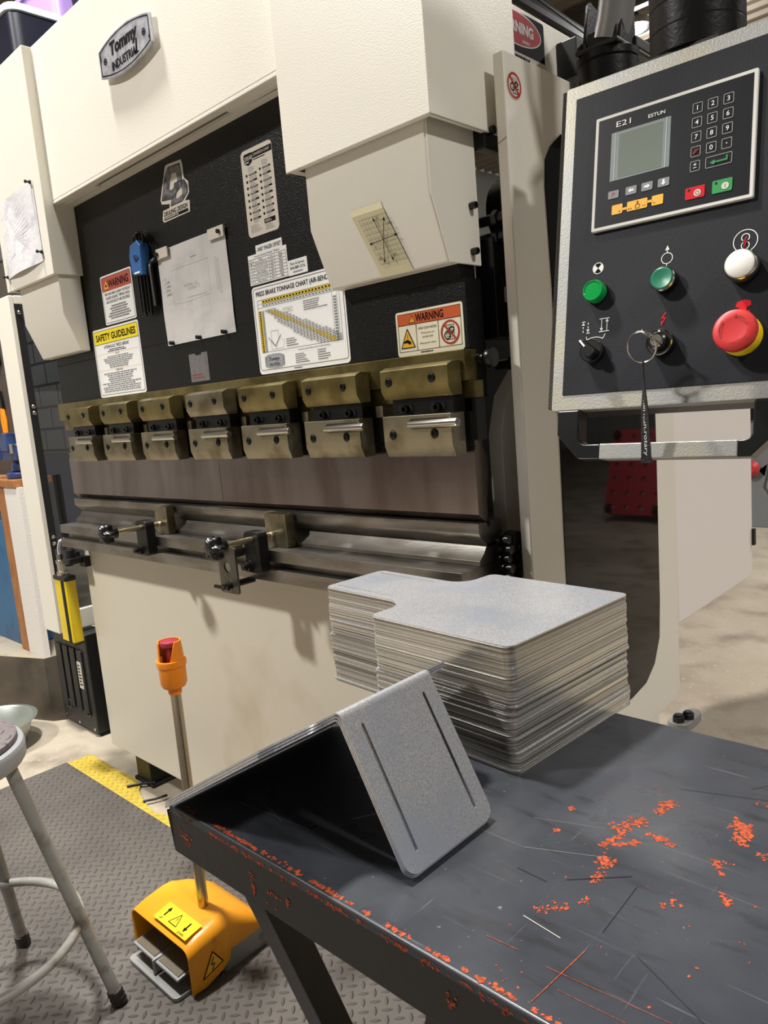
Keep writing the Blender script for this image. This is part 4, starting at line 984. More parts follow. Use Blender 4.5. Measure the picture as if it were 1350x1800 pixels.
b = MB(); b.loft([[top+Vector((0, 0, z))+PU*sx+PN*sn for sx, sn in ((.0068, .003), (-.0068, .003), (-.0068, -.003), (.0068, -.003))] for z in (-.126, -.1325)]); b.build('strap_end', LANY, kl)
p = Print(top+Vector((0, 0, -.082)), Vector((0, 0, -1)), PU, PN, .0012); p.text('american.rotary', 0, 0, .082, .0058, WHITE, 1); p.build('lettering', st)

# ------------------------------------------------------------------ support arm of the pendant
sa = thing('support_arm', (-.667, 1.35, 1.70), 'dark steel swivel arm with gusseted pivot and silver tube above the pendant', 'support arm')
b = MB(); b.box(-.7645, -.64, 1.475, 1.512, 1.795, 1.825); b.box(-.70, -.62, 1.375, 1.512, 1.775, 1.795); b.box(-.70, -.62, 1.30, 1.44, 1.767, 1.775); b.build('bracket', BLACK, sa, bevel=.003)
b = MB(); b.lathe((-.6625, 1.35, 1.700), (0, 0, 1), [(.051, 0), (.0525, .002), (.0525, .050), (.051, .052), (.0515, .0525), (.0515, .0535), (.0535, .054), (.0535, .066), (.051, .068)], 40); b.build('pivot_flange', OXIDE, sa)
b = MB(); b.prism(rr(-.692, -.63, 1.325, 1.375, .006), 'z', 1.768, 1.806); b.build('tube_socket', BLACK, sa, bevel=.002)
for x in (-.695, -.628):
    b = MB(); b.prism([(1.32, 1.768), (1.385, 1.768), (1.38, 1.86), (1.35, 1.868), (1.343, 1.86)], 'x', x-.003, x+.003); b.build('gusset', OXIDE, sa, bevel=.001)
b = MB(); b.tube([(-.658, 1.35, 1.79), (-.648, 1.35, 1.82), (-.628, 1.345, 1.90), (-.60, 1.33, 1.98), (-.56, 1.29, 2.05), (-.51, 1.23, 2.08), (-.465, 1.19, 2.06), (-.442, 1.172, 2.0), (-.438, 1.168, 1.93), (-.438, 1.168, 1.78)], .031, 24); b.build('tube', mat('silver_tube', S(172, 172, 172), .34, .8), sa)
b = MB(); prof = [(.05, 1.641)]
for k in range(4):
    z = 1.642+k*.032; prof += [(.0625, z), (.0635, z+.0015), (.0635, z+.031), (.0625, z+.0325)]
prof += [(.05, 1.766), (.032, 1.772)]
b.lathe((-.438, 1.168, 0), (0, 0, 1), prof, 44); sw = b.build('swivel_joint', OXIDE, sa, angle=20)
b = MB(); b.tube([(-.49, 1.15, 1.80), (-.50, 1.13, 1.87), (-.47, 1.12, 1.95)], .008, 10); b.build('cable', BLACKG, sa)
b = MB(); b.box(-.49, -.39, 1.11, 1.2, 1.632, 1.641); b.build('mount_plate', BLACK, sa)

# ================================================================== WORK TABLE, BLANKS, BRACKETS
ZT = .75
tb = thing('steel_table', (.1, .65, 0), 'worn black steel work table with chipped paint showing orange, in the foreground', 'table')
b = MB(); b.box(-.786, 1.0, .40, .905, ZT-.010, ZT); b.mi = 1
b.box(-.786, 1.0, .40, .4055, ZT-.062, ZT-.010); b.box(-.786, 1.0, .8995, .905, ZT-.062, ZT-.010); b.box(-.786, -.7805, .4055, .8995, ZT-.062, ZT-.010); b.box(.9945, 1.0, .4055, .8995, ZT-.062, ZT-.010)
b.build('tabletop', [TABLE, TABLES], tb, bevel=.0035, seg=3)
for x in (-.70, .90):
    for s in (0, 1):
        y = lambda v: v if not s else 1.305-v
        b = MB(); b.loft([[(x, y(.418+d), ZT-.055), (x+.04, y(.418+d), ZT-.055), (x+.04, y(.456+d), ZT-.055), (x, y(.456+d), ZT-.055)] if q == 0 else [(x, y(.640), 0), (x+.04, y(.640), 0), (x+.04, y(.680), 0), (x, y(.680), 0)] for q, d in ((0, 0), (1, 0))])
        b.build('leg', TABLES, tb, bevel=.002)
    b = MB(); b.box(x, x+.04, .615, .69, 0, .035); b.build('foot', TABLES, tb, bevel=.002)
# flakes where the top coat has worn through
R = random.Random(11); fb = MB()
def flake(x, y, r, face='top', z=0):
    k = R.randint(6, 9); a0 = R.uniform(0, 6); el = R.uniform(.5, 1); th = R.uniform(0, 3.1); pts = []
    for i in range(k):
        a = a0+2*PI*i/k; q = r*R.uniform(.55, 1.15); X, Y = q*math.cos(a), q*el*math.sin(a); pts.append((X*math.cos(th)-Y*math.sin(th), X*math.sin(th)+Y*math.cos(th)))
    if face == 'top': fb.face([(x+a, y+c, ZT+.00025+R.random()*.0001) for a, c in pts])
    else: fb.face([(x+a, .3997-R.random()*.0001, z+c*.7) for a, c in pts])
def streak(x0, y0, x1, y1, wd, n, r):
    d = Vector((x1-x0, y1-y0)); nn = Vector((-d.y, d.x)).normalized()
    for _ in range(int(n*1.5)):
        t = R.random(); o_ = R.gauss(0, wd); flake(x0+d.x*t+nn.x*o_, y0+d.y*t+nn.y*o_, r*.85*R.uniform(.3, 1))
for s in ((-.34, .613, -.328, .676, .003, 46, .0034), (-.347, .65, -.326, .684, .004, 40, .0034), (-.323, .699, -.317, .733, .003, 50, .0034), (-.332, .624, -.313, .643, .0015, 34, .0036), (-.313, .662, -.284, .655, .002, 40, .0034), (-.334, .595, -.317, .596, .004, 30, .0036), (-.328, .604, -.318, .561, .003, 44, .0026), (-.342, .498, -.322, .52, .0028, 60, .0017),
          (-.256, .727, -.236, .723, .005, 22, .004), (-.237, .693, -.243, .73, .004, 50, .0042), (-.245, .654, -.233, .637, .002, 16, .003), (-.249, .654, -.23, .659, .001, 18, .002), (-.224, .614, -.214, .598, .002, 14, .004), (-.248, .779, -.235, .774, .003, 8, .002), (-.218, .69, -.208, .681, .004, 10, .003), (-.259, .565, -.247, .578, .003, 8, .003), (-.4, .658, -.393, .658, .002, 5, .004), (-.393, .611, -.387, .615, .001, 4, .004), (-.352, .749, -.33, .742, .003, 6, .002), (-.315, .528, -.312, .539, .002, 6, .003),
          (-.58, .59, -.53, .60, .006, 14, .0022), (-.60, .52, -.55, .56, .008, 12, .002), (-.36, .345+.07, -.30, .42, .01, 6, .002), (-.45, .70, -.28, .80, .03, 16, .0014), (-.42, .50, -.2, .60, .06, 26, .0013), (-.2, .45, -.1, .8, .05, 30, .0025)): streak(*s)
def wear(x0, x1, n, r, top):
    for _ in range(n):
        x = R.uniform(x0, x1)
        if top: flake(x, .4045+abs(R.gauss(0, .0018)), r*R.uniform(.4, 1))
        else: flake(x, 0, r*R.uniform(.4, 1), 'front', ZT-.0055-abs(R.gauss(0, .0022)))
for x0, x1, n in ((-.70, -.62, 60), (-.62, -.545, 36), (-.535, -.475, 46), (-.465, -.455, 8), (-.435, -.405, 22), (-.39, -.36, 14), (-.35, -.30, 26), (-.29, -.22, 30), (-.76, -.72, 6)):
    wear(x0, x1, n, .0032, True); wear(x0, x1, n, .003, False)
for x0, z0, n, dx, dz, r in ((-.752, .715, 26, .008, .010, .0032), (-.765, .722, 10, .004, .006, .0022), (-.70, .708, 7, .012, .003, .002), (-.625, .71, 26, .003, .013, .0035), (-.594, .714, 14, .012, .002, .0028), (-.567, .716, 8, .002, .004, .003), (-.60, .70, 6, .01, .006, .002), (-.36, .72, 14, .004, .006, .003)):
    for _ in range(n): flake(x0+R.gauss(0, dx*.6), 0, r*R.uniform(.35, 1), 'front', z0+R.gauss(0, dz*.6))
fb.build('worn_paint', FLAKE, tb, smooth=False, normals=False)
for q_ in ((-.29, .411, -.284, .481, .0007, FLAKE), (-.357, .447, -.327, .449, .0006, FLAKE), (-.346, .486, -.307, .481, .0006, OFFW), (-.3, .447, -.203, .454, .00035, FLAKE), (-.281, .432, -.228, .435, .00035, FLAKE), (-.341, .55, -.296, .589, .0010, SCRATCH), (-.387, .539, -.354, .537, .0009, SCRATCH), (-.578, .505, -.554, .543, .0007, OFFW), (-.715, .452, -.595, .463, .0005, GREYINK), (-.70, .47, -.64, .455, .0005, GREYINK), (-.283, .508, -.286, .578, .0006, SCRATCH), (-.40, .57, -.33, .60, .0005, GREYINK), (-.32, .76, -.20, .80, .0006, SCRATCH), (-.26, .80, -.235, .84, .0005, SCRATCH), (-.42, .62, -.35, .645, .0004, GREYINK), (-.25, .50, -.17, .46, .0006, SCRATCH)):
    p = Print((0, 0, ZT), (1, 0, 0), (0, 1, 0), (0, 0, 1), .0003); p.line(*q_); p.build('scratch', tb)

# flat T-shaped blanks, one object each
def blank_outline():
    pts = []
    def arc(cx, cy, r, a0, a1, n=5):
        for i in range(n+1):
            a = math.radians(a0+(a1-a0)*i/n); pts.append((cx+r*math.cos(a), cy+r*math.sin(a)))
    h, wx, t, L, f, r = .1325, .1215, .0625, .190, .032, .012
    arc(wx-r, -h+r, r, -90, 0); arc(wx-r, h-r, r, 0, 90); arc(-wx+r, h-r, r, 90, 180)
    arc(-wx-f, t+f, f, 0, -90, 7); arc(-wx-L+r, t-r, r, 90, 180); arc(-wx-L+r, -t+r, r, 180, 270); arc(-wx-f, -t-f, f, 90, 0, 7); arc(-wx+r, -h+r, r, 180, 270)
    return pts
TH = .002; NB = 79
me_all = plate_mesh([blank_outline()], TH*.94)
slots = [rr(-.298, -.168, s*.0465-.002, s*.0465+.002, .0019, 4) for s in (-1, 1)]
me_top = plate_mesh([blank_outline()]+slots, TH*.94)
R = random.Random(5); gx = gy = ga = 0
for i in range(NB):
    if i % 13 == 0 or i == 41: gx, gy, ga = R.uniform(-.0016, .0016), R.uniform(-.0015, .0015), R.uniform(-.25, .25)
    me = me_top if i == NB-1 else me_all
    if not me.materials:
        me.materials.append(GALV); me.materials.append(EDGE)
        for f in me.polygons: f.material_index = 0 if abs(f.normal.z) > .5 else 1
    o = bpy.data.objects.new('sheet_blank', me); COL.objects.link(o)
    o.location = (-.595+gx+R.gauss(0, .0006), .8235+gy+R.gauss(0, .0006), ZT+.0002+TH*(i+.5)); o.rotation_euler = (0, 0, math.radians(-4+ga+R.gauss(0, .12)))
    tag(o, 'uppermost flat T-shaped galvanised blank with two slots, on top of the tall stack' if i == NB-1 else 'flat T-shaped galvanised blank inside the tall stack below its top blank', 'metal sheet', 'flat blanks in the stack on the table')

# three nested bent brackets standing as an inverted V
RX, RZ = -.532, .8945
fd = Vector((.47, 0, -.883)).normalized(); bd = Vector((-.862, 0, -.507)).normalized()
for k in range(3):
    off = .0026*k
    # outward offset of the apex along the bisector
    nf = Vector((.883, 0, .47)).normalized(); nb = Vector((-.507, 0, .862)).normalized()
    ap = Vector((RX, .525, RZ))+(nf+nb).normalized()*off/max(.3, (nf+nb).normalized().dot(nf))
    b = MB(); t = .0022; wt, ww = .0675, .140; r = .007
    L1, L2 = .164+.0012*k, .282
    o1 = rr(-wt, wt, -L1, -r, .012); o1 = [(x, y) for x, y in o1]
    # front leg: local x along world y, local y up the leg
    top_flat = [(-wt, -r), (-wt, -L1+.014)]+[(-wt+.014-.014*math.cos(a), -L1+.014-.014*math.sin(a)) for a in [PI/2*i/6 for i in range(7)]]+[(wt-.014+.014*math.sin(a), -L1+.014-.014*math.cos(a)) for a in [PI/2*i/6 for i in range(7)]]+[(wt, -L1+.014), (wt, -r)]
    sl = [rr(s*.0465-.002, s*.0465+.002, -L1+.017, -L1+.147, .0019, 4) for s in (-1, 1)]
    M1 = Matrix(((0, -fd.x, nf.x, ap.x), (1, 0, 0, ap.y), (0, -fd.z, nf.z, ap.z), (0, 0, 0, 1)))
    b.mesh(plate_mesh([top_flat]+sl, t), M1)
    # long leg: short neck with fillets, then the wide plate
    f = .02
    neck = [(-wt, r), (wt, r), (wt, .010)]+[(wt+f-f*math.cos(a), .010+f*math.sin(a)) for a in [PI/2*i/6 for i in range(1, 7)]]+[(ww-.012, .030), (ww, .042), (ww, L2-.012), (ww-.012, L2), (-ww+.012, L2), (-ww, L2-.012), (-ww, .042), (-ww+.012, .030)]+[(-wt-f+f*math.cos(a), .010+f*math.sin(a)) for a in [PI/2*i/6 for i in range(6, 0, -1)]]+[(-wt, .010)]
    M2 = Matrix(((0, bd.x, nb.x, ap.x), (1, 0, 0, ap.y), (0, bd.z, nb.z, ap.z), (0, 0, 0, 1)))
    b.mesh(plate_mesh([neck], t), M2)
    # bend
    A, B = ap+fd*r, ap+bd*r
    arc_o, arc_i = [], []
    for i in range(9):
        s = i/8; q = A*(1-s)**2+ap*2*s*(1-s)+B*s*s; nn = (nf*(1-s)+nb*s).normalized(); arc_o.append(q+nn*t/2); arc_i.append(q-nn*t/2)
    sec = arc_o+arc_i[::-1]
    b.loft([[(q.x, ap.y+y, q.z) for q in sec] for y in (-wt, wt)])
    o = b.build('bent_bracket', GALV, None, angle=25)
    mn = min((o.matrix_basis @ v.co).z for v in o.data.vertices)
    o.location.z += ZT+.0004-mn-0 if k == 0 else 0
    if k == 0: dz0 = ZT+.0004-mn
    else: o.location.z += dz0
    o.location.x += 0
    tag(o, ('innermost', 'middle', 'outermost')[k]+' of the three nested bent galvanised brackets standing as a tent on the table', 'bracket', 'nested bent brackets on the table')

# ================================================================== FOOT PEDAL WITH EMERGENCY STOP
ZM = .008
fp = thing('foot_pedal', (-1.44, .76, ZM), 'orange hooded double foot pedal with a steel post and emergency stop on the mat', 'foot pedal')
b = MB(); b.prism(rr(-1.535, -1.335, .636, .865, .012), 'z', ZM, ZM+.010); b.prism(rr(-1.545, -1.325, .752, .868, .010), 'z', ZM+.0, ZM+.046); b.box(-1.438, -1.434, .645, .76, ZM+.010, ZM+.045); b.build('base', GREYM, fp, bevel=.003)
p = Print((-1.325, .853, ZM+.028), (0, 1, 0), (0, 0, 1), (1, 0, 0)); p.ring(0, 0, .007, .0008, INK); p.text('CC', 0, 0, .007, .005, INK, 2); p.build('maker_mark', fp)
for x0 in (-1.528, -1.432):
    b = MB(); b.prism([(.650, ZM+.036), (.650, ZM+.042), (.76, ZM+.056), (.76, ZM+.048)], 'x', x0, x0+.09); pd = b.build('pedal', GREYM, fp, bevel=.002)
    b = MB(); b.prism([(.656, ZM+.0428), (.656, ZM+.0452), (.758, ZM+.0578), (.758, ZM+.0555)], 'x', x0+.006, x0+.084)
    b.build('tread', PEDT, pd)
# hood: an arched shell, flared in front and narrower behind
def hsec(y, xa, xb, zt, zl, zr, r):
    o_ = [(xa, zl)]; n = 7
    for i in range(n): a = PI-PI/2*i/(n-1); o_.append((xa+r+r*math.cos(a), zt-r+r*math.sin(a)))
    for i in range(n): a = PI/2-PI/2*i/(n-1); o_.append((xb-r+r*math.cos(a), zt-r+r*math.sin(a)))
    o_.append((xb, zr)); return [(x, y, z+ZM) for x, z in o_]
secs = [hsec(.668, -1.557, -1.318, .106, .010, .006, .022), hsec(.70, -1.557, -1.316, .118, .010, .006, .026), hsec(.745, -1.556, -1.316, .126, .03, .02, .028), hsec(.765, -1.553, -1.318, .128, .04, .032, .030), hsec(.772, -1.547, -1.324, .128, .046, .046, .034), hsec(.80, -1.546, -1.325, .118, .046, .046, .036), hsec(.84, -1.545, -1.326, .090, .046, .046, .030), hsec(.868, -1.544, -1.327, .066, .046, .046, .016)]
b = MB(); V = [[b.bm.verts.new(q) for q in s] for s in secs]
for s0, s1 in zip(V, V[1:]):
    for i in range(len(s0)-1): b.bm.faces.new((s0[i], s0[i+1], s1[i+1], s1[i]))
b.bm.faces.new(V[-1])
hd = b.build('hood', ORGH, fp, angle=50); m = hd.modifiers.new('t', 'SOLIDIFY'); m.thickness = .0035; m.offset = -1
hb_ = hd.modifiers.new('edge', 'BEVEL'); hb_.width = .001; hb_.segments = 2; hb_.limit_method = 'ANGLE'; hb_.angle_limit = math.radians(60)
# labels on the hood
n1 = Vector((0, -.205, .979)); v1 = Vector((0, .979, .205)); p = Print((-1.467, .683, ZM+.1185), (1, 0, 0), tuple(v1), tuple(n1), .0012)
p.rect(0, -.006, .128, .038, YEL, 0); T = [(.047, .004), (.077, .004), (.062, .031)]; p.loop(T, .0018, INK, 2); p.rect(.0613, .013, .0628, .022, INK, 2); p.rect(.0613, .0085, .0628, .0105, INK, 2)
for cx, s in ((.022, 1), (.102, -1)): p.poly([(cx-.006, .018+s*.004), (cx+.006, .018+s*.004), (cx, .018+s*.014)], INK, 2); p.rect(cx-.0022, .018-.010 if s > 0 else .018-.004, cx+.0022, .018+.005 if s > 0 else .018+.010, INK, 2)
p.text('UP', .020, .001, .010, .006, INK, 2); p.text('DOWN', .102, -.001, .022, .006, INK, 2); p.build('arrow_label', hd)
p = Print((-1.3165, .720, ZM+.052), (0, 1, 0), (0, 0, 1), (1, 0, 0), .0012); T = [(-.027, -.026), (.027, -.012), (.003, .026)]; p.poly(T, YELO, 1); p.loop([(x*.93, y*.93) for x, y in T], .0024, INK, 2); p.loop([(.004, .012), (-.004, -.003), (.005, -.003), (-.003, -.016)], .0022, INK, 3, False); p.build('voltage_label', hd)
b = MB(); b.lathe((-1.335, .862, ZM+.055), (.6, 1, 0), [(.011, 0), (.011, .012), (.009, .014), (.009, .02), (.006, .022), (.006, .045)], 16); b.build('cable_gland', CHROME, fp)
b = MB(); b.cyl((-1.395, .76, ZM+.122), (-1.395, .76, .645), .0115); b.build('post', POSTM, fp)
es = [( .014, .628), (.0145, .640), (.024, .644), (.0275, .652), (.0282, .688), (.0305, .690), (.0312, .697), (.0305, .703), (.027, .7035), (.026, .6955), (.01, .695)]
b = MB(); b.lathe((-1.395, .76, 0), (0, 0, 1), es, 40); eb = b.build('stop_housing', ORG, fp)
# guard collar: cylinder wall cut away toward the front left
b = MB(); n = 96; ro, ri = .0278, .0245; ringo = []
for i in range(n):
    a = 2*PI*i/n; dlt = (a-math.radians(296)+PI) % (2*PI)-PI; hcut = 0 if abs(dlt) < .45 else min(1, (abs(dlt)-.45)/(.6 if dlt > 0 else .14)); back = 1
    zt = .701+.042*hcut*back; tp = 1-.13*(zt-.701)/.042
    ringo.append(((math.cos(a), math.sin(a)), zt, tp))
rings = [[(-1.395+ro*c[0], .76+ro*c[1], .6985) for c, z, t in ringo], [(-1.395+ro*t*c[0], .76+ro*t*c[1], z) for c, z, t in ringo], [(-1.395+ri*t*c[0], .76+ri*t*c[1], z) for c, z, t in ringo], [(-1.395+ri*c[0], .76+ri*c[1], .6985) for c, z, t in ringo]]
b.loft(rings+[rings[0]], cap=False); b.build('collar', ORG, eb)
b = MB(); b.cyl((-1.395, .76, .695), (-1.395, .76, .728), .010); b.build('button_stem', MAROON, eb)
b = MB(); b.lathe((-1.395, .76, .730), (0, 0, 1), [(.012, 0), (.0195, .002), (.0205, .007), (.019, .012), (.012, .0145), (.001, .015)], 32); b.build('stop_button', MAROON, eb)
b = MB(); b.cyl((-1.408, .745, .695), (-1.408, .745, .712), .004); b.build('terminal_screw', ZINC, eb)

# ================================================================== STOOL
sx, sy = -1.585, .357
stl = thing('stool', (sx, sy, ZM), 'round grey metal shop stool with a tread-plate pad on the mat', 'stool')
b = MB(); b.lathe((sx, sy, 0), (0, 0, 1), [(.10, .565), (.146, .566), (.150, .572), (.151, .595), (.148, .603), (.140, .606), (.132, .603), (.130, .598), (.01, .597)], 48); b.build('seat', STOOLR, stl)
b = MB(); b.lathe((sx, sy, 0), (0, 0, 1), [(.134, .6035), (.139, .608), (.138, .6165), (.134, .6185), (.001, .619)], 44); b.build('seat_pad', TREADB, stl)
ring_r = .200
for k in range(4):
    a = math.radians(54.3+90*k); d = Vector((math.cos(a), math.sin(a), 0)); c = Vector((sx, sy, 0))
    top_ = c+d*.118+Vector((0, 0, .57)); bot = c+d*.250+Vector((0, 0, ZM+.028))
    b = MB(); b.cyl(bot, top_, .0125, .0125, 20); lg_ = b.build('leg', STOOLP, stl)
    b = MB(); ax = (top_-bot).normalized(); b.lathe(bot-ax*.026, ax, [(.015, 0), (.0165, .003), (.0145, .008), (.0165, .013), (.0145, .018), (.0162, .023), (.0155, .030), (.0128, .031)], 20)
    ft = b.build('foot', RUBBER, lg_)
b = MB(); b.tube([(sx+ring_r*math.cos(t), sy+ring_r*math.sin(t), .200) for t in [2*PI*i/64 for i in range(64)]], .0095, 14, closed=True); b.build('foot_ring', STOOLP, stl)

# ================================================================== MAT
mt = thing('floor_mat', (-1.3, .3, 0), 'grey tread-pattern anti-fatigue mat with a yellow border on the concrete', 'mat')
b = MB(); b.box(-2.66, .3, -.75, .989, 0, ZM); b.build('mat_field', MATG, mt)
edge = [(-2.655, .989), (.3, .989), (.3, 1.075)]
for x, y in ((-1.9, 1.073), (-1.98, 1.055), (-2.02, 1.02), (-2.07, 1.004), (-2.16, 1.02), (-2.24, 1.045), (-2.27, 1.068), (-2.33, 1.078), (-2.45, 1.074), (-2.56, 1.077), (-2.645, 1.074)): edge.append((x, y))
b = MB(); b.prism(edge, 'z', 0, ZM-.0005); b.build('border', MATY, mt)
for pts, l in (([(-2.23, 1.10), (-2.27, 1.06), (-2.29, 1.03)], 'thin black wire lying by the torn yellow border, nearest the left end of the press'), ([(-2.12, 1.08), (-2.13, 1.045), (-2.15, 1.012)], 'thin black wire lying across the torn notch of the yellow border')):
    b = MB(); b.tube([(x, y, .0135) for x, y in pts], .004, 8); tag(b.build('wire', BLACK), l, 'wire')

# ================================================================== LEFT BACKGROUND
def caseb(name, x0, x1, y0, y1, z1, label):
    c = thing(name, ((x0+x1)/2, (y0+y1)/2, 0), label, 'tool case')
    b = MB(); b.box(x0, x1, y0+.012, y1, .012, z1); b.box(x0+.004, x1-.004, y0+.02, y1-.01, 0, .012); b.build('body', CASE, c, bevel=.006)
    n = 4; wv = (x1-x0-.05)/n
    for k in range(n):
        b = MB(); b.box(x0+.03+k*wv, x0+.03+k*wv+wv*.72, y0+.004, y0+.013, .09, z1-.07); b.build('rib', CASE, c, bevel=.003)
    for x, z in ((x0+.018, .03), (x1-.018, .03), ((x0+x1)/2, .03), (x0+.018, z1-.02), (x1-.018, z1-.02)):
        b = MB(); b.cyl((x, y0+.012, z), (x, y0+.008, z), .006, n=12); b.build('rivet', CHROME, c)
    for x in (x0+.06, x1-.07):
        b = MB(); o_ = [(x, .075), (x+.035, .075), (x+.035, .115), (x, .115)]; i_ = [(x+.008, .083), (x+.027, .083), (x+.027, .107), (x+.008, .107)]
        b.loft([[(q[0], y0+.006, q[1]) for q in o_], [(q[0], y0+.006, q[1]) for q in i_], [(q[0], y0+.013, q[1]) for q in i_], [(q[0], y0+.013, q[1]) for q in o_]], cap=False); b.build('latch', BLACKG, c)
    return c
c1 = caseb('tool_case', -3.075, -2.775, 1.155, 1.25, .415, 'ribbed black tool case standing on the floor below the yellow light curtain')
p = Print((-2.86, 1.159, .19), (1, 0, 0), (0, 0, 1), (0, -1, 0)); p.rect(0, 0, .035, .11, OFFW); p.rows(.006, .03, .01, .1, 7, INK, 2, .5); p.build('paper_label', c1)
c2 = caseb('tool_case', -2.765, -2.50, 1.20, 1.55, .50, 'plain black tool case standing behind the left end of the press base')
# bent steel sheet, bowl
A = Vector((-3.112, 1.13, 0)); d = Vector((-.93, -.367, 0)); e = Vector((.62, .78, 0)); up_ = Vector((.0, .0, 1)); t = .003
b = MB(); q = [A+d*.46, A, A+e*.06]; qi = [A+d*.46+Vector((-.367*t, .93*t, 0)), A+Vector((-.002, .004, 0)), A+e*.06+Vector((-.78*t, .62*t, 0))]
b.loft([[tuple(v+up_*z) for v in q+qi[::-1]] for z in (0, .27)]); b.bm.verts.ensure_lookup_table()
for v in b.bm.verts:
    if v.co.z > .1 and (Vector((v.co.x, v.co.y, 0))-(A+e*.06)).length < .01: v.co.z += .01
tag(b.build('steel_sheet', DKSTEEL, None, smooth=False), 'dark bent steel sheet standing on the concrete behind the round bowl', 'metal sheet')
b = MB(); b.lathe((-3.075, .88, 0), (0, 0, 1), [(.05, .004), (.115, 0), (.125, .004), (.155, .095), (.172, .098), (.173, .101), (.158, .103), (.152, .098), (.122, .010), (.01, .009)], 48); tag(b.build('bowl', BOWL), 'dull metal bowl on the concrete floor behind the stool', 'bowl')
# workbench with vise, blue cabinet, tool board
wb = thing('workbench', (-4.5, 1.7, 0), 'wooden workbench with a rough white end board at the left edge', 'workbench')
b = MB(); b.box(-5.2, -4.05, 1.46, 1.66, .915, .955); b.build('benchtop', WOOD, wb, bevel=.004)
b = MB(); b.box(-4.33, -4.225, 1.47, 1.56, 0, .915); b.build('leg', WOOD, wb, bevel=.004)
b = MB(); b.box(-4.225, -4.02, 1.47, 1.50, 0, .915); b.build('end_board', PLASTER, wb)
b = MB(); b.box(-4.95, -4.345, 1.50, 1.70, 0, .72); bc = b.build('cabinet', BLUEP, None, bevel=.005); tag(bc, 'blue painted steel cabinet under the wooden workbench at the left edge', 'cabinet')
vs = thing('bench_vise', (-4.17, 1.58, .955), 'dark blue bench vise bolted on the workbench at the left edge', 'vise')
b = MB(); b.cyl((-4.17, 1.57, .955), (-4.17, 1.57, .99), .09, n=32); b.cyl((-4.17, 1.58, .99), (-4.17, 1.58, 1.06), .075, .06, n=28); b.box(-4.30, -4.06, 1.50, 1.64, 1.05, 1.14); b.build('body', VISEB, vs, bevel=.012, seg=3)
b = MB(); b.box(-4.36, -4.27, 1.49, 1.65, 1.06, 1.20); b.box(-4.25, -4.14, 1.49, 1.65, 1.10, 1.20); b.build('jaw', VISEB, vs, bevel=.008)
b = MB(); b.cyl((-4.06, 1.57, 1.10), (-4.0, 1.57, 1.10), .04, n=24); b.build('anvil_end', VISEB, vs, bevel=.004)
b = MB(); b.box(-4.12, -4.08, 1.492, 1.502, 1.09, 1.14); b.build('maker_plate', CHROME, vs)
bo = MB(); bo.box(-5.3, -4.28, 1.68, 1.70, .956, 2.1); tb_ = bo.build('tool_board', mat('dark_board', S(70, 62, 52), .8), None); tag(tb_, 'dark board hung with hand tools above the workbench at the left edge', 'tool board')
for x, z, m, l in ((-4.76, 1.36, ORG, 'orange-handled pliers'), (-4.70, 1.50, REDM, 'red-handled cutters'), (-4.62, 1.33, ORG, 'orange-handled snips')):
    t_ = thing('pliers', (x, 1.66, z-.2), l+' hanging on the dark tool board at the left edge', 'pliers')
    for s in (-1, 1):
        b = MB(); b.tube([(x+s*.006, 1.669, z+.02), (x+s*.02, 1.669, z-.06), (x+s*.012, 1.669, z-.16)], [.009, .011, .009], 10); b.build('handle', m, t_)
    b = MB(); b.prism([(x-.022, z+.01), (x+.022, z+.01), (x+.018, z+.06), (x+.004, z+.11), (x-.004, z+.11), (x-.018, z+.06)], 'y', 1.660, 1.6805); b.build('jaws', OXBOLT, t_, bevel=.002)
for x, z, l in ((-4.66, 1.76, 'long'), (-4.61, 1.80, 'medium'), (-4.56, 1.78, 'short')):
    b = MB(); b.lathe((x, 1.667, z-.2), (0, 0, 1), [(.011, 0), (.013, .01), (.011, .09), (.005, .1), (.0035, .105), (.0035, .25)], 12); tag(b.build('screwdriver', OXBOLT), l+' steel screwdriver hanging on the dark tool board at the left edge', 'screwdriver')
# shelf with totes high up behind the press
b = MB(); b.box(-5.3, -2.9, 1.72, 2.95, 2.81, 2.849); tag(b.build('wall_shelf', BLACK), 'dark shelf high on the block wall behind the press', 'shelf')
def tote(x0, x1, y0, y1, z0, z1, m, lid, label, latch=None):
    c = thing('storage_tote', ((x0+x1)/2, (y0+y1)/2, z0), label, 'storage tote')
    cx, cy = (x0+x1)/2, (y0+y1)/2; k = .9
    b = MB(); b.loft([[(cx+(x-cx)*s, cy+(y-cy)*s, z) for x, y in rr(x0, x1, y0, y1, .06)] for s, z in ((k, z0), (1, z1-.05))]); b.build('tub', m, c, bevel=.004)
    b = MB(); b.loft([[(cx+(x-cx)*s, cy+(y-cy)*s, z) for x, y in rr(x0-.012, x1+.012, y0-.012, y1+.012, .07)] for s, z in ((1, z1-.05), (1, z1-.018), (.9, z1))]); b.build('lid', lid, c, bevel=.004)
    if latch:
        b = MB(); b.box(x0+.10, x0+.22, y0-.03, y0-.012, z1-.09, z1-.01); b.build('latch', latch, c, bevel=.005)
tote(-4.60, -4.02, 1.78, 2.10, 2.85, 3.33, NAVY, PALELID, 'navy tote with a pale lid on the high shelf at the top left', BEIGEC)
tote(-5.0, -4.35, 2.18, 2.80, 2.85, 3.75, PURPLE, PURPLE, 'purple tote behind the pale-lidded tote at the top left corner')
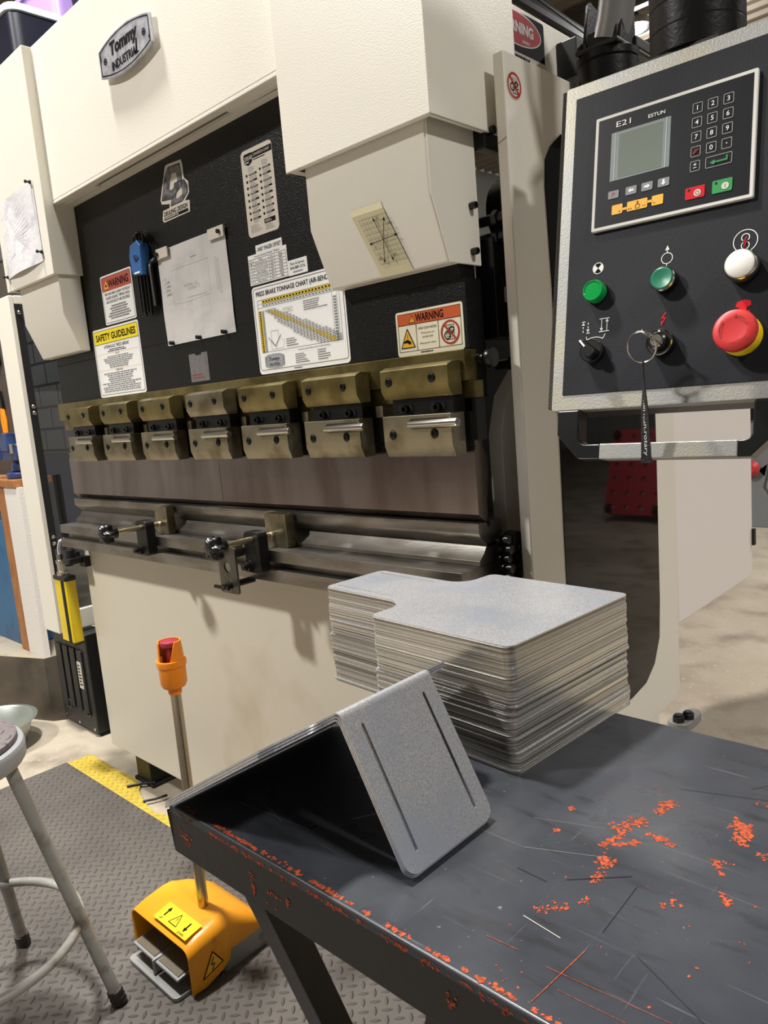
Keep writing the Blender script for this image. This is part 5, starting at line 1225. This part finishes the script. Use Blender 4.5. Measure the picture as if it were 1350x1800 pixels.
tote(-4.28, -3.25, 2.18, 2.85, 2.85, 3.45, NAVY, NAVY, 'lower of two dark navy totes stacked right of the purple tote')
tote(-4.28, -3.25, 2.18, 2.85, 3.451, 4.15, NAVY, NAVY, 'upper of two dark navy totes stacked right of the purple tote')

# ================================================================== RIGHT BACKGROUND
def dolly(x, y, m, label, tilt, wd, ht):
    c = thing('wheel_dolly', (x, y, 0), label, 'dolly')
    M = Matrix.Translation((x, y, .06)) @ Matrix.Rotation(tilt, 4, 'X')
    holes = [circ(-wd/2+wd*(i+.5)/4, ht*(j+.5)/6, .022, 14) for i in range(4) for j in range(6)]
    me = plate_mesh([rr(-wd/2, wd/2, 0, ht, .05)]+holes, .04)
    b = MB(); b.mesh(me, M @ Matrix.Rotation(PI/2, 4, 'X')); b.build('deck', m, c)
    for i in (-1, 1):
        for z in (.05, ht-.05):
            q = M @ Vector((i*(wd/2-.05), -.03, z)); b = MB(); b.cyl(q+Vector((-.015, -.02, 0)), q+Vector((.015, -.02, 0)), .04, n=20); b.build('wheel', BLACK, c)
dolly(1.42, 5.95, REDD, 'red perforated dolly seen as a reflection in the tinted panel of the press', -.35, .52, .75)
gd = thing('hand_truck', (-1.82, 6.05, 0), 'grey plastic folding cart on the concrete at the right edge', 'cart')
b = MB(); b.mesh(plate_mesh([[(-.12, 0), (.05, 0), (.34, .42), (.38, .75), (.30, .80), (-.08, .78), (-.12, .4)], [(.05, .18), (.17, .38), (.13, .52), (.02, .48), (-.02, .3)]], .08), Matrix.Translation((-1.82, 6.05, .0)) @ Matrix.Rotation(PI/2, 4, 'X')); b.build('frame', GREYD, gd, bevel=.008)
b = MB(); b.box(-1.93, -1.4, 5.98, 6.3, .82, .94); b.build('shelf', BLACKG, gd, bevel=.01)
b = MB(); b.box(-1.93, -1.4, 5.96, 5.99, .80, .82); b.build('rail', CHROME, gd)
b = MB(); b.lathe((-1.90, 5.97, .46), (0, -1, 0), [(.05, 0), (.06, .02), (.03, .05)], 20); b.build('red_knob', REDD, gd)
